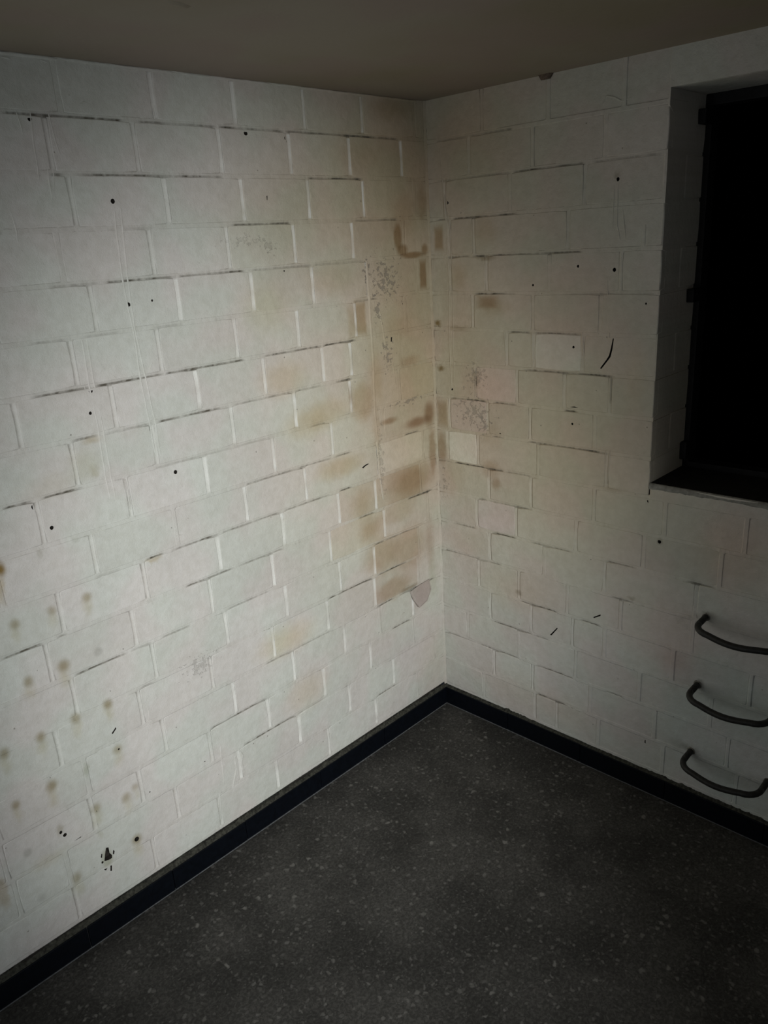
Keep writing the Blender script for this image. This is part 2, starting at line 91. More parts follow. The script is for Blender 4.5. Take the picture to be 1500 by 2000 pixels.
LB = [(0.133, 1.497, 1.0432, 1.4542, (0.97, 0.86, 0.7), 0.85, 0, 'e'), (0.125, 1.605, 0.4082, 1.1386, (0.8, 0.71, 0.57), 0.8, 0, 'e'), (0.11, 2.175, 0.8701, 0.4243, (0.8, 0.7, 0.54), 0.65, 0, 'e'), (0.148, 1.041, 0.1894, 0.0997, (0.66, 0.52, 0.41), 0.85, 0.2, 'e'), (0.419, 1.021, 0.0854, 0.0977, (0.8, 0.7, 0.58), 0.75, 0.1, 'e'), (0.392, 0.915, 0.0877, 0.0696, (0.74, 0.62, 0.5), 0.8, 0.1, 'e'), (0.038, 1.276, 0.0413, 0.0662, (0.56, 0.43, 0.33), 0.9, 0.3, 'f'), (0.107, 1.258, 0.0971, 0.0289, (0.55, 0.41, 0.32), 0.9, 0.2, 'f'), (0.258, 1.292, 0.0634, 0.0166, (0.62, 0.5, 0.4), 0.85, 0.2, 'f'), (0.026, 1.129, 0.0271, 0.1207, (0.68, 0.56, 0.46), 0.8, 0.4, 'e'), (0.365, 1.663, 0.0311, 0.0695, (0.7, 0.6, 0.46), 0.85, 0.5, 'g'), (0.406, 1.654, 0.0281, 0.0738, (0.82, 0.75, 0.64), 0.7, 0.3, 'g'), (0.384, 1.384, 0.0735, 0.0911, (0.78, 0.67, 0.53), 0.75, 0.4, 'e'), (0.439, 1.421, 0.0118, 0.0617, (0.66, 0.55, 0.44), 0.7, 0.3, 'f'), (0.325, 1.273, 0.0307, 0.1093, (0.84, 0.77, 0.68), 0.6, 0.2, 'e'), (0.547, 1.38, 0.1461, 0.0707, (0.86, 0.76, 0.6), 0.6, 0.2, 'e'), (0.34, 0.797, 0.1342, 0.1003, (0.76, 0.64, 0.52), 0.75, 0.3, 'e'), (0.184, 0.777, 0.1451, 0.1252, (0.8, 0.68, 0.58), 0.7, 0.3, 'e'), (0.288, 0.642, 0.1345, 0.0586, (0.76, 0.64, 0.54), 0.8, 0.4, 'e'), (0.196, 0.612, 0.0764, 0.0172, (0.55, 0.5, 0.44), 0.8, 0.2, 'f'), (0.244, 0.942, 0.1384, 0.0597, (0.86, 0.76, 0.66), 0.6, 0.3, 'e'), (0.063, 0.759, 0.037, 0.1505, (0.78, 0.7, 0.64), 0.7, 0.2, 'e'), (0.816, 0.649, 0.1804, 0.083, (0.92, 0.82, 0.64), 0.7, 0.1, 'e'), (0.752, 0.418, 0.147, 0.1082, (0.92, 0.83, 0.67), 0.5, 0.1, 'e'), (0.755, 1.737, 0.1428, 0.117, (0.92, 0.85, 0.72), 0.6, 0.1, 'e'), (0.715, 1.517, 0.1306, 0.0811, (0.9, 0.8, 0.64), 0.6, 0.2, 'e'), (0.64, 1.356, 0.1371, 0.0727, (0.9, 0.8, 0.64), 0.6, 0.2, 'e'), (0.51, 1.182, 0.1551, 0.0568, (0.82, 0.7, 0.53), 0.7, 0.2, 'e'), (0.478, 1.798, 0.1547, 0.0779, (0.84, 0.77, 0.66), 0.6, 0.2, 'e'), (0.35, 2.168, 0.2032, 0.0886, (0.82, 0.76, 0.66), 0.5, 0.1, 'e'), (0.565, 1.976, 0.4729, 0.2477, (0.84, 0.8, 0.71), 0.75, 0.1, 'e'), (0.162, 2.31, 0.1714, 0.0601, (0.72, 0.62, 0.5), 0.6, 0.1, 'e'), (0.192, 1.613, 0.1183, 0.0699, (0.86, 0.78, 0.68), 0.4, 0.1, 'e'), (0.133, 1.488, 0.0824, 0.0291, (0.78, 0.66, 0.58), 0.7, 0.1, 'e'), (0.31, 1.452, 0.0505, 0.1583, (0.78, 0.68, 0.5), 0.5, 0.1, 'e'), (0.124, 1.982, 0.1041, 0.1146, (0.78, 0.7, 0.58), 0.5, 0.1, 'e'), (0.029, 2.014, 0.0381, 0.0998, (0.68, 0.58, 0.46), 0.6, 0.1, 'e'), (0.041, 1.782, 0.0222, 0.0629, (0.58, 0.45, 0.33), 0.9, 0.5, 'g'), (0.163, 1.913, 0.0257, 0.056, (0.58, 0.46, 0.32), 0.85, 0.5, 'f'), (0.143, 1.87, 0.034, 0.0251, (0.58, 0.46, 0.32), 0.85, 0.4, 'f'), (0.091, 1.851, 0.0806, 0.0153, (0.55, 0.43, 0.3), 0.9, 0.4, 'f'), (0.027, 1.867, 0.0249, 0.0275, (0.58, 0.46, 0.33), 0.85, 0.3, 'f'), (0.056, 0.612, 0.0377, 0.133, (0.82, 0.86, 0.78), 0.6, 0.1, 'e'), (1.648, 1.203, 0.0193, 0.0302, (0.4, 0.28, 0.1), 1.0, 0.1, 'd'), (1.659, 1.155, 0.0182, 0.0636, (0.75, 0.66, 0.48), 0.7, 0.1, 'e'), (1.548, 1.212, 0.0135, 0.0143, (0.78, 0.78, 0.74), 0.8, 0.2, 'e'), (1.449, 1.218, 0.0118, 0.0107, (0.85, 0.85, 0.83), 0.7, 0.2, 'e'), (1.829, 0.335, 0.0206, 0.0712, (0.8, 0.7, 0.58), 0.7, 0.3, 'e'), (1.362, 1.463, 0.0349, 0.0156, (0.78, 0.7, 0.56), 0.7, 0.2, 'e'), (1.391, 1.408, 0.0663, 0.0587, (0.88, 0.85, 0.76), 0.6, 0.1, 'e'), (1.368, 1.382, 0.0217, 0.0265, (0.8, 0.77, 0.65), 0.6, 0.1, 'e'), (1.486, 1.372, 0.1122, 0.051, (0.9, 0.88, 0.8), 0.5, 0.1, 'e'), (1.249, 1.094, 0.0399, 0.0118, (0.78, 0.7, 0.56), 0.8, 0.2, 'e'), (1.7, 0.353, 0.0753, 0.0308, (0.92, 0.88, 0.76), 0.5, 0.1, 'e'), (1.547, 0.249, 0.0242, 0.0396, (0.74, 0.74, 0.64), 0.8, 0.45, 'd'), (1.653, 0.421, 0.0154, 0.0246, (0.72, 0.7, 0.62), 0.8, 0.2, 'e'), (1.551, 0.562, 0.0135, 0.0337, (0.72, 0.74, 0.66), 0.75, 0.1, 'e'), (1.552, 0.333, 0.0112, 0.0226, (0.8, 0.78, 0.7), 0.6, 0.1, 'e'), (1.375, 1.597, 0.0521, 0.0249, (0.8, 0.8, 0.78), 0.4, 0.1, 'e'), (1.828, 0.368, 0.0159, 0.0206, (0.7, 0.68, 0.6), 0.5, 0.1, 'e'), (0.139, 0.552, 0.1033, 0.0661, (1, 0.93, 0.95), 0.6, 0.1, 'e'), (0.243, 0.378, 0.265, 0.1337, (0.97, 0.94, 0.97), 0.8, 0.1, 'e'), (0.064, 0.202, 0.163, 0.2871, (0.95, 0.86, 0.8), 0.5, 0.1, 'e'), (1.454, 1.053, 0.0214, 0.0223, (0.6, 0.54, 0.42), 0.85, 0.12, 'd'), (1.455, 1.027, 0.0222, 0.0372, (0.88, 0.85, 0.74), 0.77, 0.0, 'e'), (1.55, 1.052, 0.02, 0.0216, (0.6, 0.54, 0.42), 0.7, 0.12, 'd'), (1.551, 1.026, 0.0208, 0.036, (0.88, 0.85, 0.74), 0.63, 0.0, 'e'), (1.645, 1.053, 0.0203, 0.0228, (0.6, 0.54, 0.42), 0.85, 0.12, 'd'), (1.647, 1.026, 0.0211, 0.038, (0.88, 0.85, 0.74), 0.77, 0.0, 'e'), (1.55, 0.891, 0.0261, 0.0287, (0.6, 0.54, 0.42), 1, 0.12, 'd'), (1.553, 0.857, 0.0271, 0.0478, (0.88, 0.85, 0.74), 0.9, 0.0, 'e'), (1.644, 0.888, 0.0209, 0.0239, (0.6, 0.54, 0.42), 0.85, 0.12, 'd'), (1.646, 0.86, 0.0217, 0.0397, (0.88, 0.85, 0.74), 0.77, 0.0, 'e'), (1.456, 0.725, 0.0225, 0.0242, (0.6, 0.54, 0.42), 1, 0.12, 'd'), (1.457, 0.696, 0.0234, 0.0403, (0.88, 0.85, 0.74), 0.9, 0.0, 'e'), (1.549, 0.727, 0.023, 0.0256, (0.6, 0.54, 0.42), 0.85, 0.12, 'd'), (1.55, 0.696, 0.0239, 0.0427, (0.88, 0.85, 0.74), 0.77, 0.0, 'e'), (1.646, 0.722, 0.0214, 0.0249, (0.6, 0.54, 0.42), 0.95, 0.12, 'd'), (1.648, 0.692, 0.0223, 0.0414, (0.88, 0.85, 0.74), 0.85, 0.0, 'e'), (1.741, 0.723, 0.0216, 0.0261, (0.6, 0.54, 0.42), 0.9, 0.12, 'd'), (1.744, 0.692, 0.0224, 0.0435, (0.88, 0.85, 0.74), 0.81, 0.0, 'e'), (1.454, 0.573, 0.023, 0.0251, (0.6, 0.54, 0.42), 0.8, 0.12, 'd'), (1.455, 0.542, 0.0239, 0.0418, (0.88, 0.85, 0.74), 0.72, 0.0, 'e'), (1.648, 0.567, 0.0238, 0.028, (0.6, 0.54, 0.42), 1, 0.12, 'd'), (1.651, 0.533, 0.0247, 0.0466, (0.88, 0.85, 0.74), 0.9, 0.0, 'e'), (1.456, 0.408, 0.0236, 0.0261, (0.6, 0.54, 0.42), 0.8, 0.12, 'd'), (1.456, 0.376, 0.0245, 0.0435, (0.88, 0.85, 0.74), 0.72, 0.0, 'e'), (1.424, 0.425, 0.0175, 0.0191, (0.6, 0.54, 0.42), 0.6, 0.12, 'd'), (1.423, 0.401, 0.0181, 0.0317, (0.88, 0.85, 0.74), 0.54, 0.0, 'e'), (1.745, 0.566, 0.0187, 0.0229, (0.6, 0.54, 0.42), 0.95, 0.12, 'd'), (1.746, 0.538, 0.0194, 0.0382, (0.88, 0.85, 0.74), 0.85, 0.0, 'e'), (1.547, 0.425, 0.0241, 0.0276, (0.6, 0.54, 0.42), 0.85, 0.12, 'd'), (1.549, 0.392, 0.025, 0.046, (0.88, 0.85, 0.74), 0.77, 0.0, 'e'), (1.45, 0.251, 0.0242, 0.0271, (0.6, 0.54, 0.42), 1, 0.12, 'd'), (1.451, 0.218, 0.0251, 0.0451, (0.88, 0.85, 0.74), 0.9, 0.0, 'e'), (1.64, 0.247, 0.0232, 0.028, (0.6, 0.54, 0.42), 0.8, 0.12, 'd'), (1.642, 0.213, 0.024, 0.0466, (0.88, 0.85, 0.74), 0.72, 0.0, 'e'), (1.452, 0.889, 0.0179, 0.019, (0.72, 0.72, 0.7), 0.7, 0.3, 'd'), (1.746, 0.41, 0.0156, 0.0194, (0.72, 0.72, 0.7), 0.8, 0.3, 'd'), (1.74, 0.252, 0.0161, 0.0202, (0.72, 0.72, 0.7), 0.5, 0.3, 'd')]  # stains; the dark streak above the plaster flake is painted recess shade
RB = [(0.133, 1.577, 0.9785, 1.6222, (0.97, 0.87, 0.72), 0.85, 0, 'e'), (0.106, 1.484, 0.2624, 0.779, (0.84, 0.76, 0.64), 0.5, 0, 'e'), (0.656, 1.179, 0.7502, 0.7675, (0.96, 0.88, 0.74), 0.9, 0, 'e'), (1.153, 0.969, 0.2033, 0.2087, (1, 0.88, 0.8), 0.8, 0.1, 'e'), (0.154, 2.223, 0.3835, 0.3046, (0.84, 0.74, 0.58), 0.55, 0, 'e'), (0.045, 1.9, 0.0257, 0.051, (0.66, 0.54, 0.4), 0.85, 0.45, 'g'), (0.252, 1.684, 0.0651, 0.0307, (0.66, 0.53, 0.42), 0.85, 0.2, 'g'), (0.28, 1.667, 0.0965, 0.0476, (0.82, 0.74, 0.64), 0.6, 0.1, 'e'), (0.026, 1.606, 0.0269, 0.0202, (0.42, 0.33, 0.17), 0.95, 0.1, 'e'), (0.036, 1.443, 0.0272, 0.0171, (0.42, 0.33, 0.18), 0.9, 0.1, 'e'), (0.034, 1.272, 0.0354, 0.0714, (0.72, 0.61, 0.48), 0.8, 0.35, 'g'), (0.023, 1.143, 0.0361, 0.086, (0.7, 0.57, 0.46), 0.85, 0.3, 'e'), (0.255, 1.09, 0.0604, 0.0511, (0.76, 0.65, 0.55), 0.7, 0.1, 'e'), (0.282, 1.036, 0.0323, 0.0396, (0.68, 0.56, 0.46), 0.7, 0.2, 'e'), (0.128, 1.77, 0.0593, 0.0688, (0.82, 0.72, 0.6), 0.5, 0.1, 'e'), (0.24, 1.83, 0.0643, 0.0115, (0.5, 0.43, 0.33), 0.7, 0.1, 'e'), (0.242, 1.917, 0.0848, 0.0806, (0.84, 0.76, 0.64), 0.5, 0.1, 'e'), (0.348, 0.63, 0.2808, 0.1282, (1, 0.93, 0.84), 0.6, 0.1, 'e'), (1.027, 0.544, 0.1159, 0.2216, (1, 0.9, 0.88), 0.3, 0.1, 'e'), (1.192, 0.342, 0.2935, 0.3526, (0.93, 1.0, 1.03), 0.8, 0.55, 'e'), (0.917, 0.639, 0.1915, 0.2044, (1, 0.91, 0.89), 0.55, 0.2, 'e'), (0.587, 1.671, 0.3104, 0.1726, (1, 0.91, 0.9), 0.6, 0.2, 'e'), (0.264, 1.385, 0.1341, 0.0915, (1.02, 0.93, 0.94), 0.6, 0.2, 'e'), (0.262, 1.217, 0.0799, 0.0667, (0.86, 0.82, 0.74), 0.5, 0.1, 'e'), (0.369, 0.191, 0.3157, 0.1403, (1, 0.92, 0.86), 0.5, 0.1, 'e'), (0.6, 0.192, 0.1737, 0.1111, (1, 0.9, 0.85), 0.5, 0.1, 'e'), (0.976, 0.544, 0.0852, 0.0655, (0.86, 0.76, 0.74), 0.5, 0.1, 'e'), (0.378, 0.621, 0.0208, 0.017, (0.6, 0.55, 0.48), 0.8, 0.1, 'e'), (1.086, 0.747, 0.0312, 0.0173, (0.45, 0.43, 0.4), 0.8, 0.1, 'e'), (1.075, 0.495, 0.0227, 0.0221, (0.45, 0.43, 0.4), 0.8, 0.1, 'e'), (1.057, 0.238, 0.0474, 0.0197, (0.6, 0.6, 0.56), 0.8, 0.1, 'e'), (1.013, 0.242, 0.052, 0.0279, (0.75, 0.75, 0.72), 0.6, 0.1, 'e'), (0.064, 1.03, 0.1024, 0.1248, (0.9, 0.8, 0.7), 0.5, 0.1, 'e'), (0.144, 0.771, 0.1522, 0.0866, (1, 0.88, 0.84), 0.5, 0.1, 'e'), (0.72, 2.042, 0.0129, 0.0164, (0.6, 0.58, 0.52), 0.7, 0.2, 'e'), (0.804, 1.46, 0.0499, 0.1561, (1, 0.95, 0.85), 0.4, 0.1, 'e'), (0.742, 1.096, 0.0724, 0.0139, (0.78, 0.72, 0.66), 0.6, 0.1, 'e'), (0.913, 0.95, 0.0151, 0.0155, (0.6, 0.58, 0.54), 0.7, 0.2, 'e'), (0.826, 0.728, 0.0217, 0.0112, (0.6, 0.57, 0.5), 0.7, 0.1, 'e'), (0.971, 0.873, 0.0491, 0.1384, (0.8, 0.78, 0.72), 0.1, 0.1, 'e'), (0.121, 1.594, 0.0701, 0.0144, (0.7, 0.68, 0.6), 0.7, 0.1, 'e'), (0.197, 1.416, 0.023, 0.0553, (0.72, 0.7, 0.64), 0.6, 0.1, 'e')]  # stains; dark smudges beside the upper rung legs are painted shadow
LK = [(0.238, 1.78, 0.0705, 0.0699, 0.62), (0.282, 1.675, 0.0199, 0.0405, 0.6), (0.246, 1.531, 0.0258, 0.0597, 0.6), (0.722, 1.909, 0.0341, 0.0198, 0.25), (0.804, 1.927, 0.072, 0.0138, 0.1), (0.144, 1.346, 0.0834, 0.0112, 0.5), (0.324, 1.811, 0.0144, 0.0582, 0.7), (1.154, 0.707, 0.0517, 0.0333, 0.25), (0.309, 1.156, 0.0157, 0.1312, 0.25)]
RK = [(0.182, 1.293, 0.0799, 0.0534, 0.4), (0.228, 1.251, 0.0324, 0.0419, 0.4), (0.197, 1.425, 0.046, 0.0479, 0.3), (0.037, 1.005, 0.013, 0.0631, 0.4)]
FLAKE = [(0.1973, 0.5944), (0.1417, 0.6025), (0.0788, 0.6064), (0.0751, 0.5619), (0.1092, 0.5247), (0.157, 0.5138), (0.182, 0.5529)]
LT = [(0.113, 1.169, (1.12, 1.14, 1.16)), (0.141, 1.387, (1.0, 0.98, 0.95)), (0.165, 1.051, (0.9, 0.85, 0.8)), (0.384, 0.913, (0.94, 0.9, 0.84)), (0.198, 0.792, (0.94, 0.9, 0.86)), (0.423, 1.061, (0.96, 0.92, 0.88)), (0.252, 0.661, (0.92, 0.87, 0.83)), (0.303, 1.077, (0.93, 0.88, 0.83)), (0.666, 1.819, (0.97, 0.98, 0.96)), (0.769, 1.911, (1.0, 1.0, 0.98))]
RT = [(0.533, 1.541, (1.14, 1.2, 1.26)), (0.131, 1.161, (1.22, 1.28, 1.36)), (0.28, 0.915, (1.12, 1.09, 1.18)), (0.159, 1.281, (1.08, 1.04, 1.12)), (0.32, 1.389, (1.08, 1.05, 1.1)), (0.18, 0.715, (1.04, 1.0, 1.04))]

rnd = random.Random(7)
WV0, WV1, WZ0, WZ1 = 0.869, 1.57, 1.135, 2.245     # window opening in the right wall
WDEP = 0.24

# ------------------------------------------------------------------ node helpers
class NT:
    def __init__(self, name):
        m = bpy.data.materials.new(name)
        m.use_nodes = True
        self.m, self.t = m, m.node_tree
        self.b = self.t.nodes['Principled BSDF']
    def n(self, typ, **kw):
        nd = self.t.nodes.new(typ)
        for k, v in kw.items():
            if k.startswith('i_'):
                key = k[2:]
                nd.inputs[int(key) if key.isdigit() else key].default_value = v
            else:
                setattr(nd, k, v)
        return nd
    def l(self, a, b):
        self.t.links.new(a, b)
    def math(self, op, a, b=None, c=None, clamp=False):
        nd = self.n('ShaderNodeMath', operation=op, use_clamp=clamp)
        for i, v in enumerate((a, b, c)):
            if v is None: continue
            if isinstance(v, (int, float)): nd.inputs[i].default_value = v
            else: self.l(v, nd.inputs[i])
        return nd.outputs[0]
    def noise(self, vec, scale, detail=2, rough=.5):
        nd = self.n('ShaderNodeTexNoise')
        nd.inputs['Scale'].default_value = scale
        nd.inputs['Detail'].default_value = detail
        nd.inputs['Roughness'].default_value = rough
        self.l(vec, nd.inputs['Vector'])
        return nd
    def ramp(self, v, a, b, lo=0., hi=1., smooth=True):
        nd = self.n('ShaderNodeMapRange')
        nd.interpolation_type = 'SMOOTHSTEP' if smooth else 'LINEAR'
        nd.inputs['From Min'].default_value = a
        nd.inputs['From Max'].default_value = b
        nd.inputs['To Min'].default_value = lo
        nd.inputs['To Max'].default_value = hi
        self.l(v, nd.inputs['Value'])
        return nd.outputs[0]
    def mix(self, fac, a, b, mode='MIX'):
        nd = self.n('ShaderNodeMix', data_type='RGBA', blend_type=mode)
        if isinstance(fac, (int, float)): nd.inputs[0].default_value = fac
        else: self.l(fac, nd.inputs[0])
        for i, v in ((6, a), (7, b)):
            if isinstance(v, tuple): nd.inputs[i].default_value = (*v[:3], 1)
            else: self.l(v, nd.inputs[i])
        return nd.outputs[2]

def simple_mat(name, col, rough=.6, noise_amt=.25, scale=30, bump=.0, bscale=200, spec=.3):
    T = NT(name)
    geo = T.n('ShaderNodeNewGeometry')
    ns = T.noise(geo.outputs['Position'], scale, 4)
    f = T.ramp(ns.outputs['Fac'], .3, .7, 1 - noise_amt, 1 + noise_amt, False)
    mul = T.n('ShaderNodeVectorMath', operation='SCALE')
    mul.inputs[0].default_value = col
    T.l(f, mul.inputs['Scale'])
    T.l(mul.outputs[0], T.b.inputs['Base Color'])
    T.b.inputs['Roughness'].default_value = rough
    T.b.inputs['Specular IOR Level'].default_value = spec
    if bump:
        nb = T.noise(geo.outputs['Position'], bscale, 3)
        bp = T.n('ShaderNodeBump')
        bp.inputs['Strength'].default_value = 1
        bp.inputs['Distance'].default_value = bump
        T.l(nb.outputs['Fac'], bp.inputs['Height'])
        T.l(bp.outputs[0], T.b.inputs['Normal'])
    return T.m

def paint_mat(name, blobs, specks, left):
    """old wall paint: base tone, mottling, traced stains and painted shade marks, flaked specks, stippled relief"""
    T = NT(name)
    geo = T.n('ShaderNodeNewGeometry')
    pos = geo.outputs['Position']
    sep = T.n('ShaderNodeSeparateXYZ'); T.l(pos, sep.inputs[0])
    u = T.math('MULTIPLY', sep.outputs['X' if left else 'Y'], -1.0)
    cmb = T.n('ShaderNodeCombineXYZ')
    T.l(u, cmb.inputs[0]); T.l(sep.outputs['Z'], cmb.inputs[1])
    uv = cmb.outputs[0]
    # ragged coordinates for the stains and shade marks
    w1 = T.noise(uv, 26, 4, .6)
    off = T.n('ShaderNodeVectorMath', operation='SUBTRACT'); T.l(w1.outputs['Color'], off.inputs[0]); off.inputs[1].default_value = (.5, .5, .5)
    sc = T.n('ShaderNodeVectorMath', operation='SCALE'); T.l(off.outputs[0], sc.inputs[0]); sc.inputs['Scale'].default_value = .034
    ad = T.n('ShaderNodeVectorMath', operation='ADD'); T.l(uv, ad.inputs[0]); T.l(sc.outputs[0], ad.inputs[1])
    fl = T.n('ShaderNodeVectorMath', operation='MULTIPLY'); T.l(ad.outputs[0], fl.inputs[0]); fl.inputs[1].default_value = (1, 1, 0)
    wuv = fl.outputs[0]
    sc2 = T.n('ShaderNodeVectorMath', operation='SCALE'); T.l(off.outputs[0], sc2.inputs[0]); sc2.inputs['Scale'].default_value = .008
    ad2 = T.n('ShaderNodeVectorMath', operation='ADD'); T.l(uv, ad2.inputs[0]); T.l(sc2.outputs[0], ad2.inputs[1])
    fl2 = T.n('ShaderNodeVectorMath', operation='MULTIPLY'); T.l(ad2.outputs[0], fl2.inputs[0]); fl2.inputs[1].default_value = (1, 1, 0)
    duv = fl2.outputs[0]

    def mask(vec, c, r, inner, shape):
        mp = T.n('ShaderNodeMapping', vector_type='TEXTURE')
        mp.inputs['Location'].default_value = (c[0], c[1], 0)
        mp.inputs['Scale'].default_value = (r[0], r[1], 1)
        T.l(vec, mp.inputs['Vector'])
        if shape in 'bg':
            ab = T.n('ShaderNodeVectorMath', operation='ABSOLUTE'); T.l(mp.outputs[0], ab.inputs[0])
            s2 = T.n('ShaderNodeSeparateXYZ'); T.l(ab.outputs[0], s2.inputs[0])
            d = T.math('MAXIMUM', s2.outputs[0], s2.outputs[1])
        else:
            ln = T.n('ShaderNodeVectorMath', operation='LENGTH'); T.l(mp.outputs[0], ln.inputs[0])
            d = ln.outputs['Value']
        return d

    BASE = (.62, .62, .59)
    big = T.noise(uv, 2.6, 3, .55)
    col = T.mix(T.ramp(big.outputs['Fac'], .35, .65), tuple(c * .93 for c in BASE), BASE)
    tint = T.noise(uv, 5.5, 1, .5)
    tc = T.mix(T.ramp(tint.outputs['Fac'], .38, .62), (1.025, .985, .985), (.985, 1.01, .985))
    col = T.mix(1.0, col, tc, 'MULTIPLY')
    mid = T.noise(uv, 38, 4, .6)
    mc = T.mix(T.ramp(mid.outputs['Fac'], .3, .7), (.95, .945, .93), (1.03, 1.03, 1.03))
    col = T.mix(1.0, col, mc, 'MULTIPLY')
    oi = T.n('ShaderNodeObjectInfo')
    rc = T.mix(oi.outputs['Random'], (.965, .96, .95), (1.035, 1.035, 1.035))
    col = T.mix(1.0, col, rc, 'MULTIPLY')
    col = T.mix(1.0, col, oi.outputs['Color'], 'MULTIPLY')
    base_w, base_d = wuv, duv
    for bi, (cu, cz, ru, rz, tn, st, inner, sh) in enumerate(blobs):
        if bi % 10 == 9:          # keeps the shader's evaluation in order (limits live values)
            ch = []
            for bv in (base_w, base_d):
                ma = T.n('ShaderNodeVectorMath', operation='MULTIPLY_ADD')
                T.l(col, ma.inputs[0]); ma.inputs[1].default_value = (1e-6, 1e-6, 0); T.l(bv, ma.inputs[2])
                ch.append(ma.outputs[0])
            wuv, duv = ch
        d = mask(duv if sh in 'dfg' else wuv, (cu, cz), (ru, rz), inner, sh)
        m = T.ramp(d, 1.0, inner, 0, st)
        col = T.mix(m, col, tn, 'MULTIPLY')
    # flaked and mouldy specks
    fn = T.noise(uv, 62, 4, .68)
    hgt_sum = None
    for (cu, cz, ru, rz, st) in specks:
        d = mask(wuv, (cu, cz), (ru, rz), 0, 'e')
        a = T.math('SUBTRACT', fn.outputs['Fac'], T.math('MULTIPLY', d, .13))
        m = T.ramp(a, .45, .49, 0, 1)
        col = T.mix(T.math('MULTIPLY', m, st), col, (.21, .185, .155))
        hgt_sum = m if hgt_sum is None else T.math('MAXIMUM', hgt_sum, m)
    # scattered tiny pits
    pv = T.n('ShaderNodeTexVoronoi'); pv.inputs['Scale'].default_value = 34; T.l(uv, pv.inputs['Vector'])
    pit = T.math('MULTIPLY', T.ramp(pv.outputs['Distance'], .075, .04), T.ramp(T.n('ShaderNodeTexWhiteNoise').outputs[0], 0, 1))
    wn = T.n('ShaderNodeSeparateColor'); T.l(pv.outputs['Color'], wn.inputs[0])
    pit = T.math('MULTIPLY', T.ramp(pv.outputs['Distance'], .09, .04), T.math('GREATER_THAN', wn.outputs[0], .90))
    col = T.mix(T.math('MULTIPLY', pit, .55), col, (.16, .14, .11))
    # dirt in the level joints, painted light and shade in the upright ones
    at = T.n('ShaderNodeAttribute'); at.attribute_name = 'dirt_and_light'
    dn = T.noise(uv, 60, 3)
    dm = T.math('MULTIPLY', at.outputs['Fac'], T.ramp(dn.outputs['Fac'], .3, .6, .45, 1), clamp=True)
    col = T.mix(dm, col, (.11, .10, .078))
    cl = T.math('MULTIPLY', at.outputs['Fac'], -1.0, clamp=True)  # negative values paint the lit side of upright joints lighter
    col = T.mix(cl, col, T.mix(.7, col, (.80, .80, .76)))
    T.l(col, T.b.inputs['Base Color'])
    T.b.inputs['Roughness'].default_value = .62
    T.b.inputs['Specular IOR Level'].default_value = .22
    # relief: stipple + lumps
    g1 = T.noise(pos, 420, 2, .6)
    g2 = T.noise(pos, 90, 3, .6)
    g3 = T.noise(pos, 16, 2, .5)
    h = T.math('ADD', T.math('MULTIPLY', g1.outputs['Fac'], .0007), T.math('MULTIPLY', g2.outputs['Fac'], .0013))
    h = T.math('ADD', h, T.math('MULTIPLY', g3.outputs['Fac'], .004))
    h = T.math('SUBTRACT', h, T.math('MULTIPLY', pit, .0012))
    if hgt_sum is not None:
        h = T.math('SUBTRACT', h, T.math('MULTIPLY', hgt_sum, .0008))
    bp = T.n('ShaderNodeBump'); bp.inputs['Strength'].default_value = 1; bp.inputs['Distance'].default_value = 1
    T.l(h, bp.inputs['Height']); T.l(bp.outputs[0], T.b.inputs['Normal'])
    return T.m

def floor_mat():
    T = NT('dark_aggregate_floor')
    geo = T.n('ShaderNodeNewGeometry')
    pos = geo.outputs['Position']
    wn = T.noise(pos, 55, 2)
    off = T.n('ShaderNodeVectorMath', operation='SUBTRACT'); T.l(wn.outputs['Color'], off.inputs[0]); off.inputs[1].default_value = (.5, .5, .5)
    sc = T.n('ShaderNodeVectorMath', operation='SCALE'); T.l(off.outputs[0], sc.inputs[0]); sc.inputs['Scale'].default_value = .022
    ad = T.n('ShaderNodeVectorMath', operation='ADD'); T.l(pos, ad.inputs[0]); T.l(sc.outputs[0], ad.inputs[1])
    wp = ad.outputs[0]
    col = T.mix(T.ramp(T.noise(pos, 4.2, 5).outputs['Fac'], .36, .64), (.043, .042, .039), (.070, .068, .063))
    f1 = T.noise(wp, 120, 3, .65)
    col = T.mix(T.ramp(f1.outputs['Fac'], .38, .66), T.mix(1, col, (.74, .74, .74), 'MULTIPLY'), T.mix(1, col, (1.32, 1.32, 1.32), 'MULTIPLY'))
    for scale, lim, r0, r1, c, s in ((62, .66, .46, .20, (.165, .16, .15), .85), (38, .84, .38, .16, (.21, .205, .19), .85), (100, .60, .46, .2, (.13, .127, .117), .7)):
        v = T.n('ShaderNodeTexVoronoi'); v.inputs['Scale'].default_value = scale; T.l(wp, v.inputs['Vector'])
        s3 = T.n('ShaderNodeSeparateColor'); T.l(v.outputs['Color'], s3.inputs[0])
        m = T.math('MULTIPLY', T.ramp(v.outputs['Distance'], r0, r1), T.math('GREATER_THAN', s3.outputs[0], lim))
        m = T.math('MULTIPLY', m, T.math('MULTIPLY', s3.outputs[1], s))
        col = T.mix(m, col, c)
    T.l(col, T.b.inputs['Base Color'])
    rr = T.noise(pos, 9, 3)
    T.l(T.ramp(rr.outputs['Fac'], .3, .7, .66, .82), T.b.inputs['Roughness'])
    T.b.inputs['Specular IOR Level'].default_value = .18
    bp = T.n('ShaderNodeBump'); bp.inputs['Strength'].default_value = .6; bp.inputs['Distance'].default_value = .0015
    T.l(f1.outputs['Fac'], bp.inputs['Height']); T.l(bp.outputs[0], T.b.inputs['Normal'])
    return T.m

